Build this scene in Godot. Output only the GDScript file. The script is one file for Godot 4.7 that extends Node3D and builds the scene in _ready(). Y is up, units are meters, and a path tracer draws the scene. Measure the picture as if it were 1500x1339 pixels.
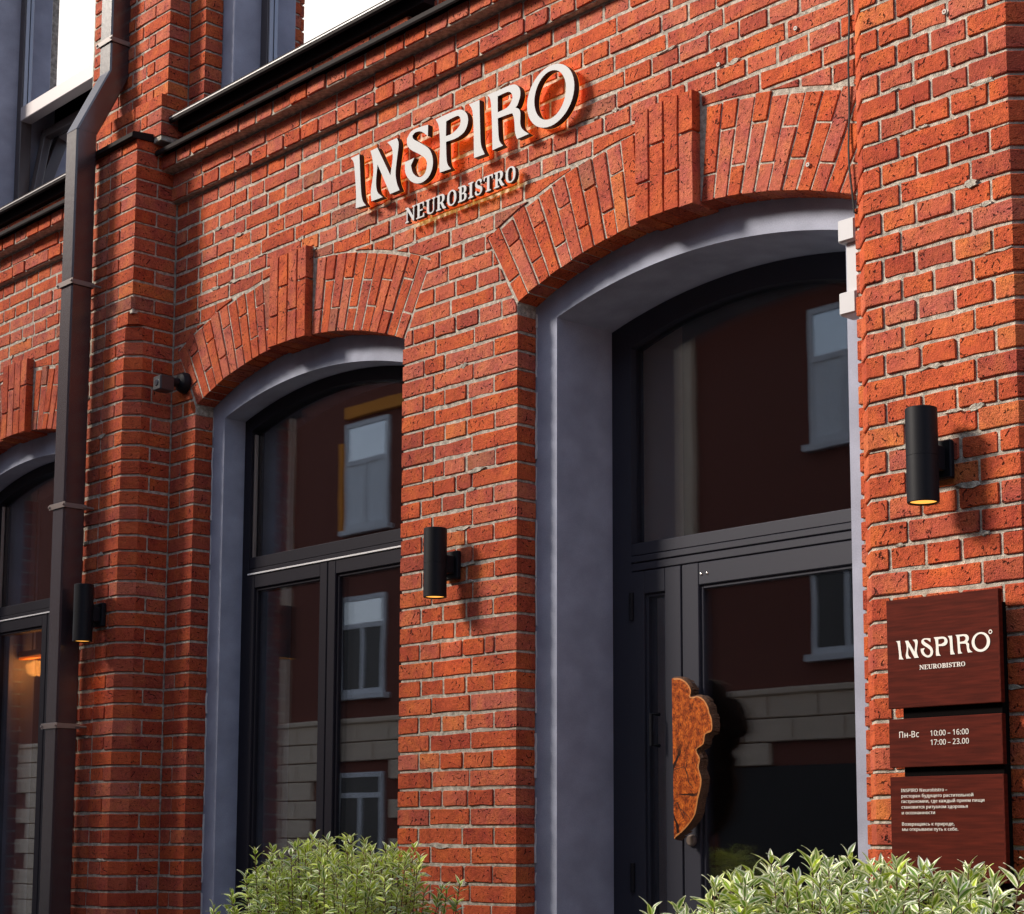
extends Node3D

# ---------------------------------------------------------------- numbers of the place (metres)
const COURSE := 0.075          # height of a brick course
const Y0 := 0.0517             # a bed joint
const SPRING := 3.62           # springing of the brick arches
const CROWN := 3.78
const HALF := 0.808            # half width of the brick openings
const BANDZ := -0.105          # face of the grey plaster surrounds
const IN_HALF := 0.708         # half width of the plaster openings
const IN_SPRING := 3.555
const IN_CROWN := 3.655
const WIN_X := -6.597
const DOOR_X := -4.242
const LEFT_X := -9.25
const BAY_L := -7.624          # right face of the left pilaster
const BAY_R := -3.266          # left chamfer of the right pier

var cam: Camera3D
var rng := RandomNumberGenerator.new()
var bricks: Array = []
var used := {}
var tones: Array = []
var tone_mats: Array = []
var mortar: StandardMaterial3D
var plaster: StandardMaterial3D
var frame_mat: StandardMaterial3D
var upper_frame: StandardMaterial3D
var glass: StandardMaterial3D
var mirror_glass: StandardMaterial3D
var black_metal: StandardMaterial3D
var pipe_mat: StandardMaterial3D
var flash_mat: StandardMaterial3D
var light_trim: StandardMaterial3D
var dark_room: StandardMaterial3D
var lib := {}
var building: Node3D


func _ready() -> void:
	rng.seed = 20240611
	_camera()
	_light()
	_materials()
	_ground()
	_building()
	_opposite()
	_downpipe()
	_lamps()
	_letters()
	_plates()
	_small_things()
	_shrubs()


# ---------------------------------------------------------------- camera, sky, sun, exposure
func _camera() -> void:
	cam = Camera3D.new()
	cam.name = "camera"
	cam.projection = Camera3D.PROJECTION_FRUSTUM
	cam.near = 0.1
	cam.far = 400.0
	cam.size = 0.051343
	cam.frustum_offset = Vector2(-0.002849, 0.008979)
	cam.keep_aspect = Camera3D.KEEP_HEIGHT
	add_child(cam)
	cam.look_at_from_position(Vector3(0, 1.5, 4.64), Vector3(0, 1.5, 4.64) + Vector3(-0.714, 0.1242, -0.689), Vector3.UP)
	cam.current = true


func _light() -> void:
	var env := Environment.new()
	env.background_mode = Environment.BG_SKY
	var sky := Sky.new()
	var sm := ProceduralSkyMaterial.new()
	sm.sky_top_color = Color(0.62, 0.72, 0.86)
	sm.sky_horizon_color = Color(0.93, 0.94, 0.96)
	sm.sky_curve = 0.22
	sm.sky_energy_multiplier = 1.0
	sm.ground_bottom_color = Color(0.25, 0.24, 0.23)
	sm.ground_horizon_color = Color(0.55, 0.54, 0.53)
	sm.sun_angle_max = 70.0
	sm.sun_curve = 0.5
	sky.sky_material = sm
	env.sky = sky
	env.background_energy_multiplier = 0.80
	env.tonemap_mode = Environment.TONE_MAPPER_LINEAR
	env.tonemap_exposure = 1.55
	env.sdfgi_enabled = true
	env.ssao_enabled = true
	env.ssil_enabled = true
	var we := WorldEnvironment.new()
	we.name = "world_environment"
	we.environment = env
	add_child(we)
	var sun := DirectionalLight3D.new()
	sun.name = "sun"
	sun.light_color = Color(1.0, 0.96, 0.91)
	sun.light_energy = 1.32
	sun.light_angular_distance = 13.0
	sun.shadow_enabled = true
	add_child(sun)
	sun.look_at_from_position(Vector3.ZERO, Vector3(1.0, -0.84, -1.0), Vector3.UP)


# ---------------------------------------------------------------- helpers: nodes
func numbered(called: String, parent: Node) -> String:
	var key := str(parent.get_instance_id()) + "/" + called
	var n: int = used.get(key, 0)
	used[key] = n + 1
	return called if n == 0 else "%s_%03d" % [called, n]


func thing(called: String, label: String, category: String, at := Vector3.ZERO, group := "") -> Node3D:
	var o := Node3D.new()
	o.name = numbered(called, self)
	o.position = at
	add_child(o, true)
	tag(o, label, category, group)
	return o


func tag(o: Node, label: String, category: String, group := "") -> void:
	o.set_meta("label", label)
	o.set_meta("category", category)
	if group != "":
		o.set_meta("group", group)


func part(parent: Node, called: String, mesh: Mesh, mat: Material = null, xf := Transform3D()) -> MeshInstance3D:
	var o := MeshInstance3D.new()
	o.name = numbered(called, parent)
	o.mesh = mesh
	if mat:
		o.material_override = mat
	o.transform = xf
	parent.add_child(o, true)
	return o


func structure(called: String, mesh: Mesh, mat: Material, xf := Transform3D()) -> MeshInstance3D:
	var o := part(self, called, mesh, mat, xf)
	o.set_meta("kind", "structure")
	return o


# ---------------------------------------------------------------- helpers: meshes
func new_st() -> SurfaceTool:
	var st := SurfaceTool.new()
	st.begin(Mesh.PRIMITIVE_TRIANGLES)
	return st


func tri(st: SurfaceTool, a: Vector3, b: Vector3, c: Vector3, hint: Vector3) -> void:
	var n := (c - a).cross(b - a)
	if n.length_squared() < 1e-16:
		return
	if n.dot(hint) < 0.0:
		var t := b
		b = c
		c = t
		n = -n
	n = n.normalized()
	for p: Vector3 in [a, b, c]:
		st.set_normal(n)
		st.add_vertex(p)


func quad(st: SurfaceTool, a: Vector3, b: Vector3, c: Vector3, d: Vector3, hint: Vector3) -> void:
	tri(st, a, b, c, hint)
	tri(st, a, c, d, hint)


func ccw(p: PackedVector2Array) -> PackedVector2Array:
	if Geometry2D.is_polygon_clockwise(p):
		p = p.duplicate()
		p.reverse()
	return p


func clean(p: PackedVector2Array, least := 0.0015) -> PackedVector2Array:
	var r := PackedVector2Array()
	for q in p:
		if r.is_empty() or r[r.size() - 1].distance_to(q) > least:
			r.append(q)
	while r.size() > 3 and r[0].distance_to(r[r.size() - 1]) <= least:
		r.remove_at(r.size() - 1)
	return r


# an outline in the x-y plane, from z0 (back) to z1 (front)
func slab_into(st: SurfaceTool, poly: PackedVector2Array, z0: float, z1: float, back := true) -> void:
	poly = ccw(clean(poly, 0.0003))
	var ids := Geometry2D.triangulate_polygon(poly)
	for i in range(0, ids.size(), 3):
		var a := poly[ids[i]]
		var b := poly[ids[i + 1]]
		var c := poly[ids[i + 2]]
		tri(st, Vector3(a.x, a.y, z1), Vector3(b.x, b.y, z1), Vector3(c.x, c.y, z1), Vector3(0, 0, 1))
		if back:
			tri(st, Vector3(a.x, a.y, z0), Vector3(b.x, b.y, z0), Vector3(c.x, c.y, z0), Vector3(0, 0, -1))
	sides_into(st, poly, z0, z1)


func sides_into(st: SurfaceTool, poly: PackedVector2Array, z0: float, z1: float, inward := false) -> void:
	poly = ccw(poly)
	for i in poly.size():
		var a := poly[i]
		var b := poly[(i + 1) % poly.size()]
		var d := b - a
		var n := Vector3(d.y, -d.x, 0) * (-1.0 if inward else 1.0)
		quad(st, Vector3(a.x, a.y, z0), Vector3(b.x, b.y, z0), Vector3(b.x, b.y, z1), Vector3(a.x, a.y, z1), n)


func slab(poly: PackedVector2Array, z0: float, z1: float) -> ArrayMesh:
	var st := new_st()
	slab_into(st, poly, z0, z1)
	return st.commit()


# a flat sheet with a thickness, two faces only
func sheet(poly: PackedVector2Array, z0: float, z1: float) -> ArrayMesh:
	var st := new_st()
	slab_into(st, poly, z0, z1)
	return st.commit()


# box with chamfered edges between two corners
func box_into(st: SurfaceTool, lo: Vector3, hi: Vector3, b := 0.003) -> void:
	var c := (lo + hi) * 0.5
	var h := (hi - lo) * 0.5
	b = minf(b, minf(h.x, minf(h.y, h.z)) * 0.45)
	var v := func(sx: float, sy: float, sz: float, ax: int) -> Vector3:
		var p := Vector3(sx * (h.x - b), sy * (h.y - b), sz * (h.z - b))
		p[ax] += (b if p[ax] > 0 else -b)
		return c + p
	for ax in 3:
		var u := (ax + 1) % 3
		var w := (ax + 2) % 3
		for s: float in [-1.0, 1.0]:
			var q: Array = []
			for k: Array in [[-1, -1], [1, -1], [1, 1], [-1, 1]]:
				var g := [0.0, 0.0, 0.0]
				g[ax] = s
				g[u] = float(k[0])
				g[w] = float(k[1])
				q.append(v.call(g[0], g[1], g[2], ax))
			var n := Vector3.ZERO
			n[ax] = s
			quad(st, q[0], q[1], q[2], q[3], n)
		# the four edges along axis ax
		for su: float in [-1.0, 1.0]:
			for sw: float in [-1.0, 1.0]:
				var g0 := [0.0, 0.0, 0.0]
				var g1 := [0.0, 0.0, 0.0]
				g0[ax] = -1.0
				g1[ax] = 1.0
				g0[u] = su
				g1[u] = su
				g0[w] = sw
				g1[w] = sw
				var n2 := Vector3.ZERO
				n2[u] = su
				n2[w] = sw
				quad(st, v.call(g0[0], g0[1], g0[2], u), v.call(g1[0], g1[1], g1[2], u), v.call(g1[0], g1[1], g1[2], w), v.call(g0[0], g0[1], g0[2], w), n2)
	for sx: float in [-1.0, 1.0]:
		for sy: float in [-1.0, 1.0]:
			for sz: float in [-1.0, 1.0]:
				tri(st, v.call(sx, sy, sz, 0), v.call(sx, sy, sz, 1), v.call(sx, sy, sz, 2), Vector3(sx, sy, sz))


func box(lo: Vector3, hi: Vector3, b := 0.003) -> ArrayMesh:
	var st := new_st()
	box_into(st, lo, hi, b)
	return st.commit()


# a turned body: profile of (radius, height) along an axis, smooth round the axis
func lathe_into(st: SurfaceTool, prof: Array, n := 32, xf := Transform3D()) -> void:
	for k in prof.size() - 1:
		var p: Vector2 = prof[k]
		var q: Vector2 = prof[k + 1]
		var slope := Vector2(q.y - p.y, p.x - q.x).normalized()
		for i in n:
			var a0 := TAU * i / n
			var a1 := TAU * (i + 1) / n
			var d0 := Vector3(cos(a0), 0, sin(a0))
			var d1 := Vector3(cos(a1), 0, sin(a1))
			var pts := [d0 * p.x + Vector3.UP * p.y, d1 * p.x + Vector3.UP * p.y, d1 * q.x + Vector3.UP * q.y, d0 * q.x + Vector3.UP * q.y]
			var nor := [d0 * slope.x + Vector3.UP * slope.y, d1 * slope.x + Vector3.UP * slope.y, d1 * slope.x + Vector3.UP * slope.y, d0 * slope.x + Vector3.UP * slope.y]
			for t: Array in [[0, 1, 2], [0, 2, 3]]:
				var a: Vector3 = pts[t[0]]
				var b: Vector3 = pts[t[1]]
				var c: Vector3 = pts[t[2]]
				var f := (c - a).cross(b - a)
				if f.length_squared() < 1e-18:
					continue
				var o := t if f.dot(nor[t[0]] + nor[t[2]]) > 0 else [t[0], t[2], t[1]]
				for j: int in o:
					st.set_normal((xf.basis * nor[j]).normalized())
					st.add_vertex(xf * pts[j])


func lathe(prof: Array, n := 32, xf := Transform3D()) -> ArrayMesh:
	var st := new_st()
	lathe_into(st, prof, n, xf)
	return st.commit()


# a round bar through points
func tube_into(st: SurfaceTool, pts: Array, r: float, n := 8) -> void:
	var rings: Array = []
	var up := Vector3(0.31, 0.11, 0.94).normalized()
	for i in pts.size():
		var d: Vector3 = (pts[mini(i + 1, pts.size() - 1)] - pts[maxi(i - 1, 0)]).normalized()
		var s := d.cross(up).normalized()
		var t := s.cross(d).normalized()
		var ring: Array = []
		for k in n:
			var a := TAU * k / n
			ring.append(s * cos(a) + t * sin(a))
		rings.append(ring)
	for i in pts.size() - 1:
		for k in n:
			var k1 := (k + 1) % n
			var a: Vector3 = pts[i] + rings[i][k] * r
			var b: Vector3 = pts[i] + rings[i][k1] * r
			var c: Vector3 = pts[i + 1] + rings[i + 1][k1] * r
			var d2: Vector3 = pts[i + 1] + rings[i + 1][k] * r
			quad(st, a, b, c, d2, rings[i][k] + rings[i][k1])


func rect(x0: float, y0: float, x1: float, y1: float) -> PackedVector2Array:
	return PackedVector2Array([Vector2(x0, y0), Vector2(x1, y0), Vector2(x1, y1), Vector2(x0, y1)])


# points of a segmental arch from its left springing to its right one
func arch_line(cx: float, half: float, spring: float, crown: float, n := 24) -> PackedVector2Array:
	var s := crown - spring
	var r := (half * half + s * s) / (2.0 * s)
	var cy := crown - r
	var a := asin(half / r)
	var p := PackedVector2Array()
	for i in n + 1:
		var t := -a + 2.0 * a * i / n
		p.append(Vector2(cx + r * sin(t), cy + r * cos(t)))
	return p


# half width of one brick opening
func half_of(cx: float) -> float:
	return 0.825 if cx == DOOR_X else 0.808


# wall outline with arched openings reaching down to its foot
func comb(x0: float, x1: float, y0: float, y1: float, openings: Array, half0: float, spring: float, crown: float) -> PackedVector2Array:
	var p := PackedVector2Array([Vector2(x0, y1), Vector2(x0, y0)])
	for cx: float in openings:
		var half := half0 if half0 > 0.0 else half_of(cx) - half0
		p.append(Vector2(cx - half, y0))
		p.append_array(arch_line(cx, half, spring, crown))
		p.append(Vector2(cx + half, y0))
	p.append(Vector2(x1, y0))
	p.append(Vector2(x1, y1))
	return p


# ---------------------------------------------------------------- materials
func tex(img: Image) -> ImageTexture:
	return ImageTexture.create_from_image(img)


func noise(seed_: int, freq: float, octaves: int, kind := FastNoiseLite.TYPE_SIMPLEX_SMOOTH, fractal := FastNoiseLite.FRACTAL_FBM) -> FastNoiseLite:
	var n := FastNoiseLite.new()
	n.seed = seed_
	n.frequency = freq
	n.noise_type = kind
	n.fractal_type = fractal
	n.fractal_octaves = octaves
	return n


func field(n: FastNoiseLite, size: int) -> PackedByteArray:
	var im := n.get_seamless_image(size, size, false, false, 0.12)
	im.convert(Image.FORMAT_L8)
	return im.get_data()


func smooth(a: float, b: float, x: float) -> float:
	var t := clampf((x - a) / (b - a), 0.0, 1.0)
	return t * t * (3.0 - 2.0 * t)


func mat(color: Color, rough := 0.8, metal := 0.0) -> StandardMaterial3D:
	var m := StandardMaterial3D.new()
	m.albedo_color = color.linear_to_srgb()
	m.roughness = rough
	m.metallic = metal
	return m


func triplanar(m: StandardMaterial3D, per_metre: float) -> void:
	m.uv1_triplanar = true
	m.uv1_world_triplanar = true
	m.uv1_scale = Vector3.ONE * per_metre
	m.uv1_triplanar_sharpness = 4.0


func relief(m: StandardMaterial3D, t: Texture2D, cm: float) -> void:
	m.heightmap_enabled = true
	m.heightmap_texture = t
	m.heightmap_scale = cm


func _materials() -> void:
	# burnt clay: patches, grain, pits and drag cracks; one pass makes colour and relief together
	var s := 1024
	var patch := field(noise(3, 0.006, 4), s)
	var grain := field(noise(5, 0.16, 3), s)
	var pit := field(noise(7, 0.055, 2, FastNoiseLite.TYPE_CELLULAR, FastNoiseLite.FRACTAL_NONE), s)
	var crack := field(noise(9, 0.014, 3, FastNoiseLite.TYPE_SIMPLEX_SMOOTH, FastNoiseLite.FRACTAL_RIDGED), s)
	var lump := field(noise(11, 0.035, 3), s)
	var where := field(noise(13, 0.012, 2), s)
	var col := PackedByteArray()
	var hgt := PackedByteArray()
	col.resize(s * s * 3)
	hgt.resize(s * s)
	for i in s * s:
		var g := grain[i] / 255.0
		var p := patch[i] / 255.0
		var l := lump[i] / 255.0
		var w := where[i] / 255.0
		var hole := (1.0 - smooth(0.05, 0.20, pit[i] / 255.0)) * smooth(0.52, 0.72, w) * smooth(0.35, 0.6, g)
		var cr := smooth(0.74, 0.88, crack[i] / 255.0) * smooth(0.38, 0.58, l) * smooth(0.32, 0.52, 1.0 - w)
		var dark := maxf(hole * 0.55, cr * 0.6)
		var v := (0.84 + 0.22 * (p - 0.5) + 0.44 * (g - 0.5) + 0.16 * (l - 0.5)) * (1.0 - dark)
		var warm := 0.5 + 0.7 * (p - 0.5) + 0.5 * (w - 0.5)
		col[3 * i] = int(clampf(v * 1.06, 0, 1) * 255.0)
		col[3 * i + 1] = int(clampf(v * (0.90 + 0.14 * warm), 0, 1) * 255.0)
		col[3 * i + 2] = int(clampf(v * (1.02 - 0.16 * warm), 0, 1) * 255.0)
		hgt[i] = int(clampf(0.30 + 0.40 * l + 0.34 * g - 0.45 * hole - 0.60 * cr, 0, 1) * 255.0)
	var clay := tex(Image.create_from_data(s, s, false, Image.FORMAT_RGB8, col))
	var clay_h := tex(Image.create_from_data(s, s, false, Image.FORMAT_L8, hgt))
	# lime mortar: sand grain and lumps
	var s2 := 512
	var mg := field(noise(21, 0.22, 3), s2)
	var ml := field(noise(23, 0.03, 4), s2)
	var mc := PackedByteArray()
	var mh := PackedByteArray()
	mc.resize(s2 * s2 * 3)
	mh.resize(s2 * s2)
	for i in s2 * s2:
		var v := 0.74 + 0.34 * (mg[i] / 255.0 - 0.5) + 0.36 * (ml[i] / 255.0 - 0.5)
		mc[3 * i] = int(clampf(v, 0, 1) * 255.0)
		mc[3 * i + 1] = int(clampf(v * 0.985, 0, 1) * 255.0)
		mc[3 * i + 2] = int(clampf(v * 0.96, 0, 1) * 255.0)
		mh[i] = int(clampf(0.5 + 0.6 * (ml[i] / 255.0 - 0.5) + 0.5 * (mg[i] / 255.0 - 0.5), 0, 1) * 255.0)
	var lime := tex(Image.create_from_data(s2, s2, false, Image.FORMAT_RGB8, mc))
	var lime_h := tex(Image.create_from_data(s2, s2, false, Image.FORMAT_L8, mh))
	tones = [
		Color(0.57, 0.132, 0.052), Color(0.54, 0.120, 0.050), Color(0.60, 0.155, 0.062), Color(0.50, 0.106, 0.047),
		Color(0.58, 0.160, 0.086), Color(0.51, 0.130, 0.076), Color(0.43, 0.102, 0.060), Color(0.64, 0.200, 0.075),
		Color(0.40, 0.150, 0.100), Color(0.60, 0.132, 0.050), Color(0.56, 0.175, 0.112), Color(0.45, 0.090, 0.045),
	]
	for c: Color in tones:
		var m := mat(c, 0.92)
		m.metallic_specular = 0.3
		m.albedo_texture = clay
		triplanar(m, 1.0 / 0.85)
		relief(m, clay_h, 0.6)
		tone_mats.append(m)
	mortar = mat(Color(0.78, 0.72, 0.64), 0.95)
	mortar.albedo_texture = lime
	mortar.metallic_specular = 0.2
	triplanar(mortar, 1.0 / 0.5)
	relief(mortar, lime_h, 0.5)
	var s3 := 512
	var pf := field(noise(31, 0.3, 2), s3)
	var pl := field(noise(33, 0.008, 4), s3)
	var pc := PackedByteArray()
	pc.resize(s3 * s3 * 3)
	for i in s3 * s3:
		var v := 0.92 + 0.10 * (pf[i] / 255.0 - 0.5) + 0.14 * (pl[i] / 255.0 - 0.5)
		for j in 3:
			pc[3 * i + j] = int(clampf(v, 0, 1) * 255.0)
	plaster = mat(Color(0.40, 0.42, 0.52), 0.9)
	plaster.albedo_texture = tex(Image.create_from_data(s3, s3, false, Image.FORMAT_RGB8, pc))
	triplanar(plaster, 1.0 / 0.9)
	relief(plaster, lime_h, 0.04)
	plaster.metallic_specular = 0.3
	frame_mat = mat(Color(0.020, 0.018, 0.024), 0.5)
	frame_mat.metallic_specular = 0.22
	upper_frame = mat(Color(0.07, 0.055, 0.055), 0.35)
	glass = mat(Color(0.02, 0.02, 0.025), 0.0)
	glass.transparency = BaseMaterial3D.TRANSPARENCY_ALPHA
	glass.albedo_color = Color(0.05, 0.05, 0.06, 0.06)
	glass.roughness = 0.0
	glass.metallic_specular = 0.5
	var wave := noise(71, 0.014, 2).get_seamless_image(256, 256, false, false, 0.2)
	relief(glass, tex(wave), 0.004)
	triplanar(glass, 1.0 / 1.3)
	mirror_glass = mat(Color(0.84, 0.86, 0.90), 0.02, 1.0)
	black_metal = mat(Color(0.009, 0.009, 0.012), 0.5)
	black_metal.metallic_specular = 0.3
	pipe_mat = mat(Color(0.036, 0.023, 0.026), 0.25)
	pipe_mat.metallic_specular = 0.8
	relief(pipe_mat, lime_h, 0.04)
	triplanar(pipe_mat, 1.4)
	flash_mat = mat(Color(0.018, 0.013, 0.013), 0.6)
	flash_mat.metallic_specular = 0.15
	light_trim = mat(Color(0.72, 0.70, 0.70), 0.35)
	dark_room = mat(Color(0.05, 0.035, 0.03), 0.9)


# ---------------------------------------------------------------- bricks
# one face brick from its outline: a flat front with worn edges, sides running back into the wall
func brick_mesh(o: PackedVector2Array, proud := 0.0, depth := 0.016, amp := 0.0032, cut := 0.007) -> ArrayMesh:
	o = ccw(clean(o, 0.004))
	var n := o.size()
	var pts := PackedVector2Array()
	for i in n:
		var a := o[i]
		var b := o[(i + 1) % n]
		var z := o[(i + n - 1) % n]
		var la := a.distance_to(b)
		var lz := a.distance_to(z)
		var c := cut * rng.randf_range(0.25, 1.0)
		if rng.randf() < 0.05:
			c *= 2.2
		c = minf(c, minf(la, lz) * 0.3)
		var d := (b - a) / la
		var nor := Vector2(d.y, -d.x)
		if rng.randf() < 0.8:
			pts.append(a.lerp(z, c / lz))
			pts.append(a.lerp(b, c / la))
		else:
			pts.append(a)
		var k := int(round(la / 0.085))
		for j in range(1, k):
			pts.append(a.lerp(b, (j + rng.randf_range(-0.25, 0.25)) / k) + nor * rng.randf_range(-amp * 1.3, amp * 0.5))
	pts = clean(pts, 0.001)
	n = pts.size()
	var inner := PackedVector2Array()
	for i in n:
		var a := pts[i]
		var e0 := (a - pts[(i + n - 1) % n]).normalized()
		var e1 := (pts[(i + 1) % n] - a).normalized()
		var nn := (Vector2(-e0.y, e0.x) + Vector2(-e1.y, e1.x)).normalized()
		inner.append(a + nn * rng.randf_range(0.0014, 0.0032))
	var st := new_st()
	var fz: Array = []
	for i in n:
		fz.append(proud + rng.randf_range(-0.0012, 0.0008))
	var ids := Geometry2D.triangulate_polygon(inner)
	if ids.is_empty():
		# a sliver: keep its plain outline
		pts = o
		n = pts.size()
		var mid := Vector2.ZERO
		for q in pts:
			mid += q / n
		inner = PackedVector2Array()
		for q in pts:
			inner.append(q.lerp(mid, 0.04))
		ids = Geometry2D.triangulate_polygon(inner)
		while fz.size() < n:
			fz.append(proud)
		if ids.is_empty():
			return null
	for i in range(0, ids.size(), 3):
		var q: Array = []
		for j in 3:
			var p := inner[ids[i + j]]
			q.append(Vector3(p.x, p.y, fz[ids[i + j]]))
		tri(st, q[0], q[1], q[2], Vector3(0, 0, 1))
	for i in n:
		var k := (i + 1) % n
		var e := pts[k] - pts[i]
		var h := Vector3(e.y, -e.x, 0)
		var a := Vector3(pts[i].x, pts[i].y, proud - 0.004)
		var b := Vector3(pts[k].x, pts[k].y, proud - 0.004)
		quad(st, Vector3(inner[i].x, inner[i].y, fz[i]), Vector3(inner[k].x, inner[k].y, fz[k]), b, a, h + Vector3(0, 0, 0.02))
		quad(st, a, b, Vector3(b.x, b.y, proud - depth), Vector3(a.x, a.y, proud - depth), h)
	return st.commit()


# a corner brick: its plan (x, z) drawn up by one course, with worn arrises
func prism_brick(plan: PackedVector2Array, h: float) -> ArrayMesh:
	plan = ccw(clean(plan, 0.004))
	var pts := PackedVector2Array()
	var n := plan.size()
	for i in n:
		var a := plan[i]
		var b := plan[(i + 1) % n]
		pts.append(a + Vector2(rng.randf_range(-0.0012, 0.0012), rng.randf_range(-0.0012, 0.0012)))
		if a.distance_to(b) > 0.1:
			pts.append(a.lerp(b, rng.randf_range(0.35, 0.65)) + Vector2(rng.randf_range(-0.001, 0.001), rng.randf_range(-0.001, 0.001)))
	n = pts.size()
	var inner := PackedVector2Array()
	for i in n:
		var e0 := (pts[i] - pts[(i + n - 1) % n]).normalized()
		var e1 := (pts[(i + 1) % n] - pts[i]).normalized()
		inner.append(pts[i] + (Vector2(-e0.y, e0.x) + Vector2(-e1.y, e1.x)).normalized() * rng.randf_range(0.0015, 0.003))
	var st := new_st()
	var lo: Array = []
	var hi: Array = []
	for i in n:
		lo.append(0.003 + rng.randf_range(-0.002, 0.0015))
		hi.append(h - 0.003 + rng.randf_range(-0.0015, 0.002))
	for i in n:
		var k := (i + 1) % n
		var e := pts[k] - pts[i]
		var out := Vector3(e.y, 0, -e.x)
		quad(st, Vector3(pts[i].x, lo[i], pts[i].y), Vector3(pts[k].x, lo[k], pts[k].y), Vector3(pts[k].x, hi[k], pts[k].y), Vector3(pts[i].x, hi[i], pts[i].y), out)
		quad(st, Vector3(pts[i].x, hi[i], pts[i].y), Vector3(pts[k].x, hi[k], pts[k].y), Vector3(inner[k].x, hi[k] + 0.0025, inner[k].y), Vector3(inner[i].x, hi[i] + 0.0025, inner[i].y), out + Vector3(0, 0.01, 0))
		quad(st, Vector3(pts[i].x, lo[i], pts[i].y), Vector3(pts[k].x, lo[k], pts[k].y), Vector3(inner[k].x, lo[k] - 0.0025, inner[k].y), Vector3(inner[i].x, lo[i] - 0.0025, inner[i].y), out + Vector3(0, -0.01, 0))
	var ids := Geometry2D.triangulate_polygon(inner)
	for i in range(0, ids.size(), 3):
		for y: float in [lo[0] - 0.0025, hi[0] + 0.0025]:
			var q: Array = []
			for j in 3:
				var p := inner[ids[i + j]]
				q.append(Vector3(p.x, y, p.y))
			tri(st, q[0], q[1], q[2], Vector3(0, 1 if y > 0.02 else -1, 0))
	return st.commit()


func pick_tone(at: Vector3) -> int:
	# the upper wall is duller and pinker, the lower piers more orange
	var w := [10, 10, 6, 8, 6, 4, 2, 3, 1, 9, 3, 3]
	if at.y > 3.4 and at.x < -3.3:
		w = [8, 6, 3, 3, 12, 8, 3, 1, 1, 6, 12, 2]
	elif at.x < -7.0 and at.y < 3.6:
		w = [2, 8, 0, 12, 2, 8, 8, 0, 0, 3, 3, 14]  # darker reds put the shade of the lower left into the tones
	elif at.x > -3.5:
		w = [10, 9, 8, 7, 6, 5, 3, 5, 0, 9, 4, 3]
	var total := 0
	for v: int in w:
		total += v
	var r := rng.randi_range(0, total - 1)
	for i in w.size():
		r -= w[i]
		if r < 0:
			return i
	return 0


func lay(called: String, host: Node3D, mesh: Mesh, xf: Transform3D, size: Vector2, mid := Vector3.ZERO) -> void:
	if mesh == null:
		return
	var c := xf * mid
	var d := c - cam.position
	var along := d.dot(-cam.global_transform.basis.z)
	var px := 2607.9 / along
	var u := d.dot(cam.global_transform.basis.x) * px + 824.3
	var v := 903.6 - d.dot(cam.global_transform.basis.y) * px
	var score := size.x * size.y * px * px * absf(d.normalized().dot(xf.basis.z.normalized()))
	if u < -10 or u > 1510 or v < -10 or v > 1345:
		score = 0.0
	bricks.append({"n": called, "h": host, "m": mesh, "x": xf, "t": pick_tone(c), "s": score})


# a library of face bricks by nominal length
func lib_brick(w: float) -> Array:
	var key := "h"
	var nominal := 0.128
	if w > 0.225:
		key = "s"
		nominal = 0.263
	elif w > 0.165:
		key = "q"
		nominal = 0.195
	elif w < 0.095:
		key = "c"
		nominal = 0.065
	if not lib.has(key):
		var a: Array = []
		for i in (14 if key == "s" or key == "h" else 8):
			a.append(brick_mesh(rect(-nominal / 2, -0.0317, nominal / 2, 0.0317)))
		lib[key] = a
	var arr: Array = lib[key]
	return [arr[rng.randi_range(0, arr.size() - 1)], w / nominal]


# one face brick on a plane; frame: origin on the plane, x along it, z out of it
func face_brick(host: Node3D, frame: Transform3D, x0: float, x1: float, y: float, h := 0.0635, called := "brick") -> void:
	if x1 - x0 < 0.018:
		return
	var g := lib_brick(x1 - x0)
	var flip := -1.0 if rng.randf() < 0.5 else 1.0
	var b := Basis(Vector3(0, 0, 1), rng.randf_range(-0.008, 0.008) + (PI if flip < 0 else 0.0)).scaled_local(Vector3(g[1], h / 0.0635 * rng.randf_range(0.97, 1.02), 1))
	var local := Transform3D(b, Vector3((x0 + x1) / 2, y + h / 2 + rng.randf_range(-0.0015, 0.0015), rng.randf_range(-0.0035, 0.0025)))
	lay(called, host, g[0], frame * local, Vector2(x1 - x0, h))


# cut a length into bricks: kind 0 stretchers, 1 headers; returns joints as [x0, x1] pairs
func cut_row(x0: float, x1: float, kind: int, start: float) -> Array:
	var out: Array = []
	var gap := 0.011
	var x := x0
	var first := true
	while x < x1 - 0.02:
		var w := 0.264 if kind == 0 else 0.129
		if kind == 1 and rng.randf() < 0.10:
			w = 0.264
		elif kind == 0 and rng.randf() < 0.14:
			w = 0.129
		w += rng.randf_range(-0.006, 0.006)
		if first and start > 0.0:
			w = start
		first = false
		var e := x + w
		if x1 - e < 0.05:
			if x1 - x > 0.30:
				out.append([x, x + (x1 - x) * 0.5 - gap / 2])
				x = x + (x1 - x) * 0.5 + gap / 2
			e = x1
		out.append([x, minf(e, x1)])
		x = e + gap * rng.randf_range(0.8, 1.3)
	return out


func corner_brick(host: Node3D, plan: PackedVector2Array, y: float, h := 0.0635) -> void:
	var c := Vector2.ZERO
	for p in plan:
		c += p / plan.size()
	var q := PackedVector2Array()
	var hi := Vector2(-99, -99)
	var lo := Vector2(99, 99)
	for p in plan:
		q.append(p - c)
		hi = hi.max(p)
		lo = lo.min(p)
	lay("corner_brick", host, prism_brick(q, h), Transform3D(Basis(), Vector3(c.x, y, c.y)), Vector2(hi.x - lo.x, h), Vector3(0, h / 2, 0))


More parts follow.
